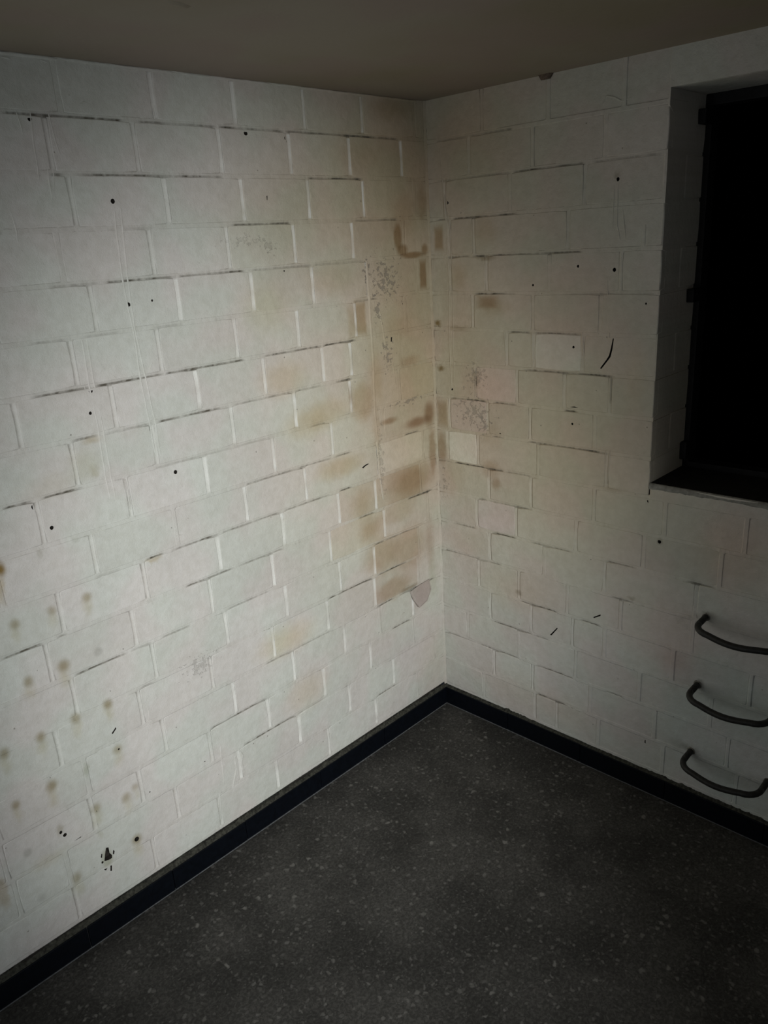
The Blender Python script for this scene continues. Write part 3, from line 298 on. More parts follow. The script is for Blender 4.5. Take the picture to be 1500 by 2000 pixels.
def ceiling_mat():
    T = NT('ceiling_distemper')
    geo = T.n('ShaderNodeNewGeometry')
    pos = geo.outputs['Position']
    a = T.noise(pos, 1.6, 3)
    col = T.mix(T.ramp(a.outputs['Fac'], .35, .65), (.30, .265, .195), (.34, .305, .25))
    b = T.noise(pos, 3.0, 1)
    col = T.mix(T.ramp(b.outputs['Fac'], .42, .6, 0, .5), col, (.335, .27, .24))
    T.l(col, T.b.inputs['Base Color'])
    T.b.inputs['Roughness'].default_value = .8
    T.b.inputs['Specular IOR Level'].default_value = .15
    g = T.noise(pos, 60, 3); g2 = T.noise(pos, 7, 2)
    h = T.math('ADD', T.math('MULTIPLY', g.outputs['Fac'], .0006), T.math('MULTIPLY', g2.outputs['Fac'], .002))
    bp = T.n('ShaderNodeBump'); bp.inputs['Strength'].default_value = 1; bp.inputs['Distance'].default_value = 1
    T.l(h, bp.inputs['Height']); T.l(bp.outputs[0], T.b.inputs['Normal'])
    return T.m

CU, CZ = .36, .39
def cell_mats(name, blobs, specks, left, umax):
    """one paint material per patch of wall, holding only the stains and shade marks that reach it (keeps shading cheap)"""
    mats, grid = [], {}
    cache = {}
    for i in range(int(umax / CU) + 1):
        for j in range(6):
            b = (i * CU - .14, (i + 1) * CU + .14, j * CZ - .075, (j + 1) * CZ + .075)
            hit = lambda c, r: b[0] < c[0] + r[0] + .03 and b[1] > c[0] - r[0] - .03 and b[2] < c[1] + r[1] + .03 and b[3] > c[1] - r[1] - .03
            bl = [q for q in blobs if hit(q[:2], q[2:4])]
            sk = [q for q in specks if hit(q[:2], (q[2] * 2, q[3] * 2))]
            key = (tuple(bl), tuple(sk))
            if key not in cache:
                cache[key] = len(mats)
                mats.append(paint_mat(name, bl, sk, left))
            grid[i, j] = cache[key]
    return mats, grid
def cell(grid, u, z):
    return grid[min(max(int(u / CU), 0), max(i for i, _ in grid)), min(max(int(z / CZ), 0), 5)]
ML, GL = cell_mats('old_white_paint_left', LB, LK, True, 2.4)
MR, GR = cell_mats('old_white_paint_right', RB, RK, False, 2.0)
M_LEFT, M_RIGHT = ML[cell(GL, .6, 1.2)], MR[cell(GR, 1.3, 1.7)]
def mat_for(mat, u, z):
    if mat is M_LEFT: return ML[cell(GL, u, z)]
    if mat is M_RIGHT: return MR[cell(GR, u, z)]
    return mat
M_HOLE = simple_mat('drilled_hole_inside', (.035, .03, .024), .95, .4, 300)
M_FLOOR = floor_mat()
M_CEIL = ceiling_mat()
M_TILE = simple_mat('navy_black_glazed_tile', (.0022, .0034, .0060), .42, .3, 60, spec=.22)
M_ADH = simple_mat('dirty_tile_adhesive', (.042, .042, .033), .95, .6, 120, .003, 150)
M_GROUT = simple_mat('grey_grout', (.11, .115, .12), .9, .3, 80)
M_RUNG = simple_mat('dark_coated_iron', (.022, .022, .02), .5, .35, 90, .0006, 240)
M_STEEL = simple_mat('black_steel_frame', (.010, .010, .011), .6, .3, 60)
M_SHAFT = simple_mat('unlit_black_shaft', (.006, .006, .006), .95, .3, 20)
M_SILL = simple_mat('dark_sill_slab', (.018, .017, .016), .9, .4, 50, .001, 120)
M_CONC = simple_mat('bare_cement_edge', (.27, .265, .235), .9, .25, 70, .002, 160)
M_CHIP = simple_mat('brown_chipped_edge', (.15, .115, .09), .95, .4, 150)
M_COLLAR = simple_mat('dirty_mortar_collar', (.20, .19, .165), .9, .4, 150, .002, 200)
M_BACK = simple_mat('plain_grey_wall', (.22, .21, .19), .9, .1, 4)

# ------------------------------------------------------------------ mesh helpers
def P_left(u, z, d): return (-u, -d, z)
def P_right(u, z, d): return (-d, -u, z)
def P_jamb(u, z, d): return (u, -WV0 - d, z)

def link(name, me, parent=None):
    o = bpy.data.objects.new(name, me)
    COL.objects.link(o)
    if parent is not None: o.parent = parent
    return o

def mesh_obj(name, verts, faces, mats, parent=None, smooth=None, midx=None):
    me = bpy.data.meshes.new(name)
    me.from_pydata(verts, [], faces)
    for m in (mats if isinstance(mats, (list, tuple)) else [mats]): me.materials.append(m)
    if midx is not None: me.polygons.foreach_set('material_index', midx)
    if smooth is True: me.polygons.foreach_set('use_smooth', [True] * len(me.polygons))
    elif smooth is not None: me.polygons.foreach_set('use_smooth', smooth)
    me.update()
    return link(name, me, parent)

def box_data(x0, x1, y0, y1, z0, z1, bev=0.0):
    bm = bmesh.new()
    bmesh.ops.create_cube(bm, size=1)
    for v in bm.verts:
        v.co = Vector(((x0 + x1) / 2 + v.co.x * (x1 - x0), (y0 + y1) / 2 + v.co.y * (y1 - y0), (z0 + z1) / 2 + v.co.z * (z1 - z0)))
    if bev: bmesh.ops.bevel(bm, geom=bm.edges[:], offset=bev, segments=2, affect='EDGES', profile=.6)
    return bm

def box_obj(name, b, m, parent=None, bev=0.0, jitter=0.0):
    bm = box_data(*b, bev)
    if jitter:
        for v in bm.verts: v.co += Vector([rnd.uniform(-jitter, jitter) for _ in range(3)])
    me = bpy.data.meshes.new(name)
    bm.to_mesh(me); bm.free()
    me.materials.append(m)
    return link(name, me, parent)

def inside(pt, poly):
    x, y = pt; c = False; j = len(poly) - 1
    for i in range(len(poly)):
        xi, yi = poly[i]; xj, yj = poly[j]
        if (yi > y) != (yj > y) and x < (xj - xi) * (y - yi) / (yj - yi) + xi: c = not c
        j = i
    return c

def area(poly):
    return .5 * sum(poly[i - 1][0] * poly[i][1] - poly[i][0] * poly[i - 1][1] for i in range(len(poly)))

def n1(x, s): return mnoise.noise(Vector((x, s * 17.31, s * 3.7)))

BRICKS = []
def brick(P, flip, u0, u1, z0, z1, parent, mat, depth=.012, pits=(), proud=None, name='brick', return_side=False):
    """one painted block: uneven outline, rounded arrises, optional drilled or broken-out pits"""
    pr = rnd.uniform(-.0006, .0008) if proud is None else proud
    tu, tz = rnd.uniform(-.0014, .0014) / .25, rnd.uniform(-.0012, .0012) / .12
    uc, zc = (u0 + u1) / 2, (z0 + z1) / 2
    nu = max(2, int(round((u1 - u0) / .042))); nz = 3
    sd = rnd.uniform(0, 99)
    base = []
    for i in range(nu): base.append((u0 + (u1 - u0) * i / nu, z0))
    for i in range(nz): base.append((u1, z0 + (z1 - z0) * i / nz))
    for i in range(nu): base.append((u1 - (u1 - u0) * i / nu, z1))
    for i in range(nz): base.append((u0, z1 - (z1 - z0) * i / nz))
    cr = rnd.uniform(.002, .005)
    out = []
    for (a, b) in base:
        ja, jb = n1(a * 31 + b * 17, sd) * .0016, n1(a * 29 + b * 23, sd + 5) * .0014
        if return_side and abs(a - u1) < 1e-6: ja *= .6
        ca = abs(a - uc) > (u1 - u0) / 2 - 1e-6 and abs(b - zc) > (z1 - z0) / 2 - 1e-6
        if ca:
            ja += cr * .5 * (1 if a < uc else -1); jb += cr * .5 * (1 if b < zc else -1)
        out.append((a + ja, b + jb))
    n = len(out)
    def inset(t):
        return [(a + (uc - a) / max(abs(uc - a), 1e-6) * min(t, abs(uc - a)) * (1 if abs(abs(a - uc) - (u1 - u0) / 2) < .012 else 0),
                 b + (zc - b) / max(abs(zc - b), 1e-6) * min(t, abs(zc - b)) * (1 if abs(abs(b - zc) - (z1 - z0) / 2) < .012 else 0)) for a, b in out]
    def D(a, b, d): return pr + tu * (a - uc) + tz * (b - zc) - d
    rings = [(inset(.0030), 0.0), (inset(.0011), .0006), (inset(.0), .0026), (out, depth)]
    verts, faces, sm, mi = [], [], [], []
    for poly, d in rings:
        for (a, b) in poly:
            verts.append(P(a, b, D(a, b, d) if d < depth else -depth))
    for r in range(3):
        for i in range(n):
            j = (i + 1) % n
            faces.append((r * n + i, (r + 1) * n + i, (r + 1) * n + j, r * n + j)); sm.append(r < 2); mi.append(0)
    face = rings[0][0]
    good = []
    for poly, dep in pits:
        q = [(min(max(a, u0 + .0065), u1 - .0065), min(max(b, z0 + .0065), z1 - .0065)) for a, b in poly]
        if abs(area(q)) < 4e-6: continue
        if area(q) < 0: q = q[::-1]
        good.append((q, dep))
    if not good:
        faces.append(tuple(range(n))); sm.append(False); mi.append(0)
    else:
        vc = [Vector(c) for c in face]; ed = [(i, (i + 1) % n) for i in range(n)]
        for q, dep in good:
            s = len(vc); vc += [Vector(c) for c in q]; ed += [(s + i, s + (i + 1) % len(q)) for i in range(len(q))]
        ov, oe, of, orig, _, _ = delaunay_2d_cdt(vc, ed, [], 0, 1e-7)
        s = len(verts); idx = []
        for i, v in enumerate(ov):
            o = [k for k in orig[i] if k < n]
            if o: idx.append(o[0])
            else:
                idx.append(len(verts)); verts.append(P(v.x, v.y, D(v.x, v.y, 0)))
        for f in of:
            c = sum((ov[k] for k in f), Vector((0, 0))) / len(f)
            if not inside(c, face) or any(inside(c, q) for q, _ in good): continue
            f2 = [idx[k] for k in f]
            ar2 = area([tuple(ov[k]) for k in f])
            faces.append(tuple(f2 if ar2 > 0 else f2[::-1])); sm.append(False); mi.append(0)
        for q, dep in good:
            m = len(q); s = len(verts)
            qc = (sum(a for a, _ in q) / m, sum(b for _, b in q) / m)
            for (a, b) in q: verts.append(P(a, b, D(a, b, -.00003)))
            for (a, b) in q: verts.append(P(qc[0] + (a - qc[0]) * .8, qc[1] + (b - qc[1]) * .8, -dep))
            for i in range(m):
                j = (i + 1) % m
                faces.append((s + i, s + j, s + m + j, s + m + i)); sm.append(False); mi.append(1)
            faces.append(tuple(s + m + i for i in range(m))); sm.append(False); mi.append(1)
    if flip: faces = [f[::-1] for f in faces]
    o = mesh_obj(name, verts, faces, [mat_for(mat, uc, zc) if P is not P_jamb else mat, M_HOLE], parent, sm, mi)
    return o

def circle(c, r, k=9):
    ph = rnd.random()
    return [(c[0] + r * math.cos(2 * math.pi * (i + ph) / k) * rnd.uniform(.9, 1.1), c[1] + r * math.sin(2 * math.pi * (i + ph) / k) * rnd.uniform(.95, 1.2)) for i in range(k)]

# ------------------------------------------------------------------ walls
def wall(name, P, flip, Z, J, S, umax, mat, zones, opening=None, thick=()):
    """mortar bed behind the blocks: joints nearly flush, deeper where the photograph shows an open joint"""
    step = .003
    us = list(np.arange(0, umax, step)) + [umax]
    if opening:
        us = sorted(set([round(x, 4) for x in us] + [opening[0], opening[1]]))
    zs = set([0.0, H])
    for z in Z:
        for o in (-.03, -.011, -.0065, -.004, -.0015, .0015, .004, .0065, .011, .03): zs.add(round(z + o, 5))
    for i in range(len(Z) - 1): zs.add(round((Z[i] + Z[i + 1]) / 2, 5))
    zs.add(round((H + Z[0]) / 2, 5))
    if opening: zs |= {opening[2], opening[3]}
    zs = sorted(z for z in zs if 0 <= z <= H)
    U = np.array(us)
    verts, dirt_and_light = [], []
    for z in zs:
        k = int(np.argmin([abs(z - q) for q in Z]))
        dz = z - Z[k]
        onl = abs(dz) < .0075
        crs = sum(1 for q in Z if q > z)                 # course index
        jt = J[crs] if crs < len(J) else []
        for u in U:
            nn = n1(u * 40, k + 1.) * .5 + n1(u * 130, k + 9.) * .5
            zone = any(a <= u <= b and c <= z <= e for a, b, c, e in zones)
            if zone:
                verts.append(P(u, z, .0022 + .0012 * mnoise.noise(Vector((u * 6, z * 6, 3.)))))
                dirt_and_light.append(0.); continue
            d, di = -.026, 0.
            tk = .0015 if any(a <= u <= b and c <= z <= e for a, b, c, e in thick) else 0.
            if onl:
                s = 0.
                for (kk, a, b, st) in S:
                    if kk == k and a <= u <= b: s = max(s, st * min(1, (u - a) / .02, (b - u) / .02) * min(1.1, max(.25, .85 + .75 * n1(u * 17, k + 31.))))
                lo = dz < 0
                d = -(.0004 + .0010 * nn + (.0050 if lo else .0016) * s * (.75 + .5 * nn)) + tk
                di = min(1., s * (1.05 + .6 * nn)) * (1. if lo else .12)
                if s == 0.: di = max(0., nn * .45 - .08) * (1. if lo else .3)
            else:
                for (ju, st) in jt:
                    if abs(u - ju) < .0085:
                        n2 = n1(z * 60, ju * 7)
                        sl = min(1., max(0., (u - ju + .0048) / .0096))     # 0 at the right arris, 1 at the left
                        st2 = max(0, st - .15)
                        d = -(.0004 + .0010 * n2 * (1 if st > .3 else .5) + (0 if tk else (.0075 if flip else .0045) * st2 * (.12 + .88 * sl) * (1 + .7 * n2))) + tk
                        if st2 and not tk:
                            di = ((-.8 if flip else -.12) * max(0, 1 + 1.5 * n2) * (1 - .6 * sl)) if u < 1.08 else ((.55 + .6 * n2) * max(0, sl - .55) * 2 - .35 * (1 - sl))  # upright joints: lit side painted lighter, shaded side darker
                        break
            verts.append(P(u, z, d)); dirt_and_light.append(di)
    nu = len(us); faces = []
    for r in range(len(zs) - 1):
        for c in range(nu - 1):
            if opening:
                um, zm = (us[c] + us[c + 1]) / 2, (zs[r] + zs[r + 1]) / 2
                if opening[0] < um < opening[1] and opening[2] < zm < opening[3]: continue
            f = (r * nu + c, r * nu + c + 1, (r + 1) * nu + c + 1, (r + 1) * nu + c)
            faces.append(f[::-1] if flip else f)
    ms, gd = (ML, GL) if mat is M_LEFT else (MR, GR)
    mi = []
    for r in range(len(zs) - 1):
        for c in range(nu - 1):
            um, zm = (us[c] + us[c + 1]) / 2, (zs[r] + zs[r + 1]) / 2
            if opening and opening[0] < um < opening[1] and opening[2] < zm < opening[3]: continue
            mi.append(cell(gd, um, zm))
    o = mesh_obj(name, verts, faces, ms, None, True, mi)
    at = o.data.attributes.new('dirt_and_light', 'FLOAT', 'POINT')
    at.data.foreach_set('value', dirt_and_light)
    o['kind'] = 'structure'
    return o

def lay(P, flip, Z, J, holes, polys, tones, umax, par, mat, zones, edge=None):
    pits = [(circle((a, b), r), .004 if r < .0032 else .022) for a, b, r in holes] + [(q, .014) for q in polys]
    g = .0042
    for k in range(18):
        z1 = H + .006 if k == 0 else Z[k - 1] - g
        z0 = Z[k] + g
        if k == 0: z1 = H + .004
        js = [-.001] + [j[0] for j in J[k]] + [umax]
        for i in range(len(js) - 1):
            a, b = js[i] + .005, js[i + 1] - .005
            side = False
            if edge and z0 < edge[3] and z1 > edge[2] + .03:
                if a > edge[0] - .03: continue
                if b > edge[0] - .09: b, side = edge[0], True
            elif edge and k == 9 and b > edge[0]:
                if a > edge[0] - .03: continue
                b = min(b, edge[0] + .0)
            um, zm = (a + b) / 2, (z0 + z1) / 2
            if any(p <= um <= q and r <= zm <= s for p, q, r, s in zones): continue
            mine = [pt for pt in pits if a < sum(x for x, _ in pt[0]) / len(pt[0]) < b and z0 - .006 < sum(y for _, y in pt[0]) / len(pt[0]) < z1 + .006]
            dep = .012
            if side: dep = WDEP if k % 2 else .118
            o = brick(P, flip, a, b, z0, z1, par, mat, dep, mine, return_side=side)
            for (tu, tz, c) in tones:
                if a < tu < b and z0 < tz < z1: o.color = (*c, 1)

ZR = [(1.57, 2.2, 0, H), (.862, 1.7, 2.19, H), (.872, 1.7, 1.082, 1.14)]
THICK = [(.68, 2.2, 0, .74), (.30, 2.2, 2.19, H), (1.1, 2.2, 0, 1.2)]
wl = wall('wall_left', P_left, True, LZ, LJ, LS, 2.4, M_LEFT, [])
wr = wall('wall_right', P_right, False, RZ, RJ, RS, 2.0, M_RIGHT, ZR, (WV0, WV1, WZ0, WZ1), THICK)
lay(P_left, True, LZ, LJ, LHO, LPO, LT, 2.4, wl, M_LEFT, [])
lay(P_right, False, RZ, RJ, RHO, RPO, RT, 1.75, wr, M_RIGHT, ZR, (WV0, WV1, WZ0, WZ1))
# rear blocks in the window reveal
for k in range(1, 10):
    if k % 2 == 0:
        brick(P_jamb, False, .126, WDEP, RZ[k] + .0042, RZ[k - 1] - .0042, wr, M_RIGHT, .04, proud=0.)

def ridge(P, pts, hw, hh, par, mat, name='paint_ridge', flip=False, seed=0):
    """raised run of thick paint: a low rounded strip along a polyline"""
    path = []
    for (a, b), (c, d) in zip(pts, pts[1:]):
        L = math.hypot(c - a, d - b); k = max(2, int(L / .012))
        for i in range(k): path.append((a + (c - a) * i / k, b + (d - b) * i / k))
    path.append(pts[-1])
    verts, faces = [], []
    prof = ((-1., -.0012), (-.6, .6), (0, 1.), (.6, .6), (1., -.0012))
    N = len(path)
    for i, (a, b) in enumerate(path):
        q0, q1 = path[max(0, i - 1)], path[min(N - 1, i + 1)]
        tx, ty = q1[0] - q0[0], q1[1] - q0[1]; L = math.hypot(tx, ty) or 1
        nx, ny = -ty / L, tx / L
        e = min(1, i / 2, (N - 1 - i) / 2) if N > 4 else (0 if i in (0, N - 1) else 1)
        w = hw * (.45 + .55 * e) * (1 + .35 * n1(i * .7, seed + 2.)); h = .7 * hh * e * (1 + .5 * n1(i * .5, seed + 4.))
        wob = .0015 * n1(i * .3, seed + 7.)
        for s, f in prof:
            verts.append(P(a + nx * (w * s + wob), b + ny * (w * s + wob), (h * f if f > 0 else -.0012) + .0002))
    for i in range(N - 1):
        for j in range(4):
            f = (i * 5 + j, (i + 1) * 5 + j, (i + 1) * 5 + j + 1, i * 5 + j + 1)
            faces.append(f)
    o = mesh_obj(name, verts, faces, mat_for(mat, *path[N // 2]), par, True)
    return o

for i, (pts, w, h) in enumerate(LRI): ridge(P_left, pts, w, h, wl, M_LEFT, seed=i)
for i, (pts, w, h) in enumerate(RRI): ridge(P_right, pts, w, h, wr, M_RIGHT, seed=50 + i)

# fillet of filler and paint down the inside corner
verts, faces = [], []
NS = 150
for i in range(NS + 1):
    z = .085 + (H - .085) * i / NS
    r = .0070 * (1 + .45 * n1(z * 22, 3.) + .35 * n1(z * 70, 6.))
    for k in range(6):
        a = math.pi / 2 * k / 5
        rr = r * (1.15 - .35 * math.sin(2 * a))
        verts.append((-rr * math.cos(a) + .001, -rr * math.sin(a) + .001, z))
for i in range(NS):
    for k in range(5):
        faces.append((i * 6 + k, i * 6 + k + 1, (i + 1) * 6 + k + 1, (i + 1) * 6 + k))
fm = sorted(set(cell(GL, .01, (j + .5) * CZ) for j in range(6)))
mi = [fm.index(cell(GL, .01, .085 + (H - .085) * (i // 5 + .5) / NS)) for i in range(len(faces))]
mesh_obj('corner_filler', verts, faces, [ML[q] for q in fm], wl, True, mi).color = (.90, .89, .87, 1)
# bead of paint along the ceiling
for q in range(6):
    ridge(P_left, [(.03 + q * .31, H - .0035), (.03 + (q + 1) * .31, H - .0035 + .001 * (q % 2))], .0042, .0055, wl, M_LEFT, 'ceiling_bead', seed=80 + q)

# loose flake of plaster hanging near the bottom of the corner
n = len(FLAKE)
cu, cz = sum(a for a, _ in FLAKE) / n, sum(b for _, b in FLAKE) / n
verts = []
for f_, dd in ((1., .0015), (1., .006), (.82, .0085)):
    for a, b in FLAKE:
        verts.append(P_left(cu + (a - cu) * f_, cz + (b - cz) * f_, dd + (0 if dd < .002 else .006 * (cz - b) / .04)))
faces = []
for r in range(2):
    for i in range(n):
        j = (i + 1) % n
        faces.append((r * n + i, (r + 1) * n + i, (r + 1) * n + j, r * n + j))
faces.append(tuple(2 * n + i for i in range(n)))
o = mesh_obj('plaster_flake', verts, faces, M_LEFT, wl)
o.color = (.72, .66, .67, 1)
o['label'] = 'loose curled flake of pinkish grey plaster'

# ------------------------------------------------------------------ floor, ceiling, rest of the room
XB, YB = -3.4, -3.3
def slab(name, b, m, kind='structure'):
    o = box_obj(name, b, m); o['kind'] = kind; return o
slab('floor', (XB, .0, YB, .0, -.12, 0.), M_FLOOR)
ceil = slab('ceiling', (XB, .0, YB, .0, H, H + .15), M_CEIL)
slab('wall_side', (XB - .12, XB, YB, 0., 0, H), M_BACK)
bb = bmesh.new()
for b in ((XB - .12, -2.96, YB - .15, YB, 0, H), (-1.94, 0., YB - .15, YB, 0, H), (-2.96, -1.94, YB - .15, YB, 2.08, H)):
    t = box_data(*b); me = bpy.data.meshes.new('t'); t.to_mesh(me); t.free(); bb.from_mesh(me); bpy.data.meshes.remove(me)
me = bpy.data.meshes.new('wall_back'); bb.to_mesh(me); bb.free(); me.materials.append(M_BACK)
link('wall_back', me)['kind'] = 'structure'
slab('wall_left_far', (XB, -2.4, 0., .1, 0, H), M_BACK).name = 'wall_left_extension'
slab('wall_right_far', (0., .1, YB, -2.0, 0, H), M_BACK).name = 'wall_right_extension'

# plaster smear on the ceiling and the chipped edge above the right wall
def lump(name, pts, zc, th, par, m):
    k = len(pts); v = [(x, y, zc + .001) for x, y in pts]
    cx, cy = sum(x for x, _ in pts) / k, sum(y for _, y in pts) / k
    v += [(cx + (x - cx) * .6, cy + (y - cy) * .6, zc - th) for x, y in pts]
    f = [(i, (i + 1) % k, k + (i + 1) % k, k + i) for i in range(k)] + [tuple(k + i for i in range(k))]
    return mesh_obj(name, v, f, m, par, True)
lump('plaster_smear', [(-1.302, -.505), (-1.27, -.508), (-1.238, -.494), (-1.236, -.486), (-1.262, -.480), (-1.30, -.494)], H, .004, ceil, M_CEIL).color = (1.6, 1.6, 1.6, 1)
lump('edge_chip', [(-.002, -.455), (-.014, -.46), (-.016, -.50), (-.002, -.507)], H, .014, ceil, M_CHIP)

# ------------------------------------------------------------------ skirting tiles
def skirting(name, P, flip, cuts, seed, par_len):
    h = .079
    verts, faces = [], []
    # mortar bed behind the tiles
    base = [P(0.0, 0, .004), P(par_len, 0, .004), P(par_len, h - .002, .004), P(0.0, h - .002, .004)]
    r = mesh_obj(name, base, [(3, 2, 1, 0) if flip else (0, 1, 2, 3)], M_GROUT)
    r['kind'] = 'structure'
    for a, b in zip(cuts, cuts[1:]):
        dz, dd = rnd.uniform(-.0012, .0012), rnd.uniform(-.0008, .0008)
        c0, c1 = P(a + .0011, .0035, .0045), P(b - .0011, h + dz, .0135 + dd)
        box_obj('tile', (min(c0[0], c1[0]), max(c0[0], c1[0]), min(c0[1], c1[1]), max(c0[1], c1[1]), c0[2], c1[2]), M_TILE, r, .0018)
    # grout fillet between tile and floor
    c0, c1 = P(0.0, -.001, .0045), P(par_len, .0034, .0145)
    box_obj('grout_line', (min(c0[0], c1[0]), max(c0[0], c1[0]), min(c0[1], c1[1]), max(c0[1], c1[1]), c0[2], c1[2]), M_GROUT, r)
    # ragged smear of adhesive along the top edge
    N = int(par_len / .004)
    V, Fc = [], []
    for i in range(N + 1):
        u = par_len * i / N
        t = .0088 + .005 * n1(u * 9, seed) + .006 * n1(u * 60, seed + 3) + .0035 * n1(u * 190, seed + 5)
        t = max(.002, t)
        if seed < 5: t += .004 * max(0, min(1, (u - 1.0) / .5)) * (1 + n1(u * 30, seed + 8))
        V += [P(u, h - .004, .0105), P(u, h + .0005, .0098), P(u, h + t * .5, .0052 + .0015 * n1(u * 120, seed)), P(u, h + t * .85, .0028), P(u, h + t, -.002)]
    for i in range(N):
        for j in range(4):
            f = (i * 5 + j, (i + 1) * 5 + j, (i + 1) * 5 + j + 1, i * 5 + j + 1)
            Fc.append(f[::-1] if flip else f)
    mesh_obj('adhesive_smear', V, Fc, M_ADH, r, True)
    return r
sl = skirting('baseboard_left', P_left, True, [.0125, .40, .74, 1.082, 1.365, 1.648, 1.93, 2.22, 2.4], 2., 2.4)
sr = skirting('baseboard_right', P_right, False, [.0, .33, .66, .99, 1.32, 1.65, 2.0], 9., 2.0)

# ------------------------------------------------------------------ window / hatch opening in the right wall
win = bpy.data.objects.new('window_1', None)
COL.objects.link(win)
win.location = (0.12, -(WV0 + WV1) / 2, WZ0)
win['kind'] = 'structure'
bpy.context.view_layer.update()
def wchild(o):
    o.parent = win; o.matrix_parent_inverse = win.matrix_world.inverted(); return o
# backing of the near reveal, the far reveal and the lintel
jb = [(.0, -WV0 + .0035, WZ0 - .02), (WDEP, -WV0 + .0035, WZ0 - .02), (WDEP, -WV0 + .0035, WZ1 + .02), (.0, -WV0 + .0035, WZ1 + .02)]
wchild(mesh_obj('reveal_mortar', jb, [(0, 1, 2, 3)], M_RIGHT))
wchild(box_obj('reveal_far_side', (.0, WDEP, -WV1 - .08, -WV1, WZ0, WZ1), M_RIGHT, None, .004))
wchild(box_obj('lintel', (.0015, WDEP, -WV1 - .08, -WV0 + .06, WZ1, WZ1 + .09), M_RIGHT, None, .012))
# sill: near-black slab with a bare cement edge towards the room
wchild(box_obj('sill', (.004, WDEP + .03, -WV1, -WV0 + .002, WZ0 - .06, WZ0 + .002), M_SILL, None, .002))
N = 120; V = []; Fc = []
for i in range(N + 1):
    v = WV0 + (WV1 - WV0) * i / N
    t = .017 + .003 * n1(v * 40, 4.) + .002 * n1(v * 140, 5.)
    V += [P_right(v, WZ0 + .003, -.004), P_right(v, WZ0 + .0025, .0015), P_right(v, WZ0 - t * .6, .0035), P_right(v, WZ0 - t, .001)]
for i in range(N):
    for j in range(3):
        Fc.append((i * 4 + j, i * 4 + j + 1, (i + 1) * 4 + j + 1, (i + 1) * 4 + j))
wchild(mesh_obj('sill_edge', V, Fc, M_CONC, None, True))
# steel hatch frame at the back of the reveal
x0, x1 = WDEP - .004, WDEP + .05
for b in ((x0, x1, -WV0 - .018, -WV0 + .04, WZ0 - .02, WZ1), (x0, x1, -WV1, -WV1 + .03, WZ0 - .02, WZ1), (x0, x1, -WV1 + .02, -WV0 - .01, WZ1 - .03, WZ1 + .02), (x0, x1, -WV1 + .02, -WV0 - .01, WZ0 - .02, WZ0 + .02)):
    wchild(box_obj('frame_bar', b, M_STEEL, None, .003))
for z in (2.185, 1.69):
    wchild(box_obj('hinge', (WDEP - .058, WDEP + .02, -WV0 - .022, -WV0 + .002, z - .02, z + .02), M_STEEL, None, .004))
wchild(box_obj('hinge', (WDEP - .03, WDEP + .02, -WV0 - .02, -WV0 + .002, 1.165, 1.225), M_STEEL, None, .004))
# the shaft behind, its lack of light put into near-black walls
bm = box_data(x1 - .002, x1 + 1.1, -WV1 - .35, -WV0 + .35, WZ0 - .6, WZ1 + .5)
bmesh.ops.delete(bm, geom=[f for f in bm.faces if f.normal.x < -.9], context='FACES')
bmesh.ops.reverse_faces(bm, faces=bm.faces[:])
me = bpy.data.meshes.new('shaft_wall'); bm.to_mesh(me); bm.free(); me.materials.append(M_SHAFT)
wchild(link('shaft_wall', me))
wchild(box_obj('shaft_front', (.10, x1, -WV0 + .03, -WV0 + .36, WZ0 - .6, WZ1 + .5), M_SHAFT))
wchild(box_obj('shaft_front', (.10, x1, -WV1 - .36, -WV1 - .03, WZ0 - .6, WZ1 + .5), M_SHAFT))

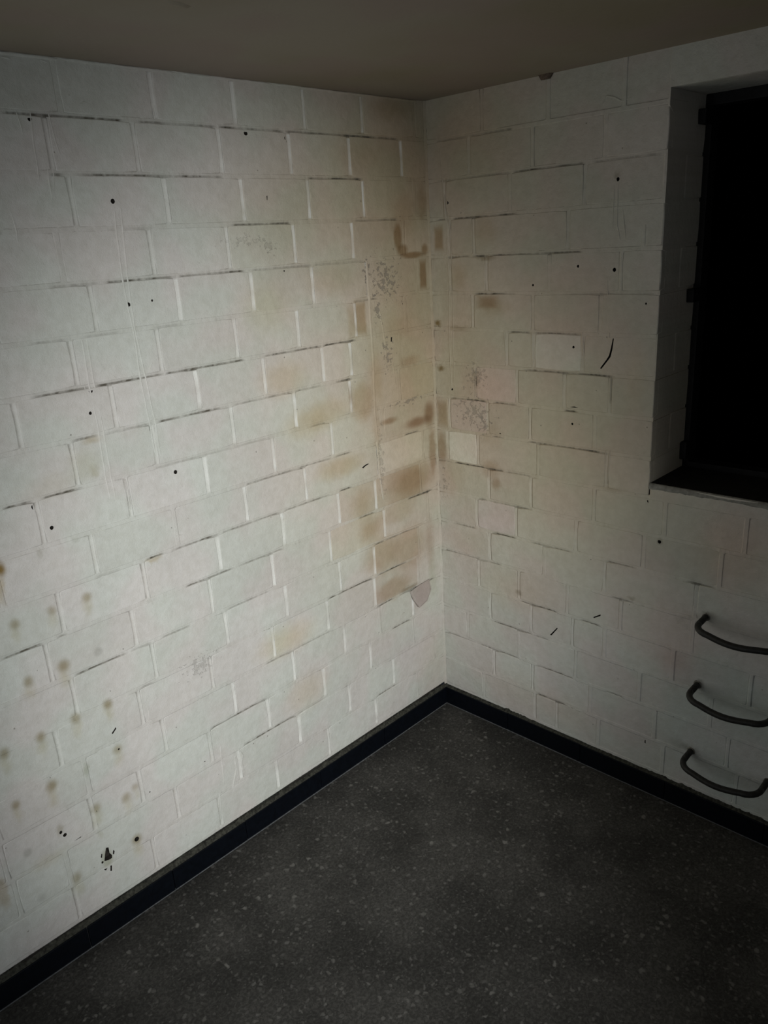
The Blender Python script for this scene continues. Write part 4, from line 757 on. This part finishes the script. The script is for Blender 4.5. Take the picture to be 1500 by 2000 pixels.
# ------------------------------------------------------------------ climbing rungs
def rung(loc_v, z, label, seed):
    r, dep, wid, bend = .0098, .098, .244, .046
    pts = [(-.03, 0, .004), (.0, 0, .003), (.02, 0, .002)]
    c = dep - bend
    pts += [(c, 0, 0.)]
    for i in range(1, 7):
        a = math.pi / 2 * i / 6
        pts.append((c + bend * math.sin(a), bend - bend * math.cos(a), -.001 * i))
    for i in range(1, 8):
        t = i / 8
        pts.append((dep + .010 * math.sin(math.pi * t), bend + (wid - 2 * bend) * t, -.006 - .006 * math.sin(math.pi * t)))
    for i in range(0, 7):
        a = math.pi / 2 * i / 6
        pts.append((c + bend * math.cos(a), wid - bend + bend * math.sin(a), -.006 + .001 * i))
    pts += [(.02, wid, .002), (.0, wid, .003), (-.03, wid, .004)]
    K = 14
    N = len(pts)
    ringv = []
    for i, q in enumerate(pts):
        q0, q1 = Vector(pts[max(0, i - 1)]), Vector(pts[min(N - 1, i + 1)])
        t = (q1 - q0).normalized(); up = Vector((0, 0, 1)); s = t.cross(up).normalized(); w = s.cross(t)
        rr = r * (1 + .05 * n1(i * .8, seed))
        ring = []
        for k in range(K):
            a = 2 * math.pi * k / K
            c3 = Vector(q) + s * (rr * math.cos(a)) + w * (rr * math.sin(a))
            ring.append((-c3.x, -c3.y, c3.z))
        ringv.append(ring)
    o = bpy.data.objects.new('climbing_rung', None)
    COL.objects.link(o)
    # the two straight legs let into the wall, and the bent step between them
    for nm, i0, i1 in (('leg', 0, 3), ('step_bar', 3, N - 4), ('leg', N - 4, N - 1)):
        V = [v for i in range(i0, i1 + 1) for v in ringv[i]]
        M = i1 - i0 + 1
        Fc = [(i * K + k, i * K + (k + 1) % K, (i + 1) * K + (k + 1) % K, (i + 1) * K + k) for i in range(M - 1) for k in range(K)]
        Fc += [tuple(range(K))[::-1], tuple((M - 1) * K + k for k in range(K))]
        po = mesh_obj(nm, V, Fc, M_RUNG, o, [True] * (len(Fc) - 2) + [False, False])
        bm = bmesh.new(); bm.from_mesh(po.data); bmesh.ops.recalc_face_normals(bm, faces=bm.faces[:]); bm.to_mesh(po.data); bm.free()
    o.location = (0, -loc_v, z)
    o['label'] = label; o['category'] = 'rung'; o['group'] = 'climbing rungs under the dark window'
    # ragged mortar collar where each leg enters the wall
    for e in (0., wid):
        V, Fc = [], []
        for k in range(16):
            a = 2 * math.pi * k / 16
            ro = r * (1.45 + .35 * n1(k * .9, seed + e * 30))
            for rad, d in ((ro, -.001), (ro * .86, .002), (r * .9, .0035)):
                V.append((-d, -e + rad * math.cos(a), .002 + rad * math.sin(a)))
        for k in range(16):
            for j in range(2):
                k2 = (k + 1) % 16
                Fc.append((k * 3 + j, k * 3 + j + 1, k2 * 3 + j + 1, k2 * 3 + j))
        mesh_obj('mortar_collar', V, Fc, M_COLLAR, o, True)
    return o
rung(1.078, .733, 'black bent iron climbing rung, highest of three below the window', 1.)
rung(1.069, .487, 'black bent iron climbing rung, middle one of three on the right wall', 2.)
rung(1.066, .231, 'black bent iron climbing rung, lowest of three just above the skirting', 3.)
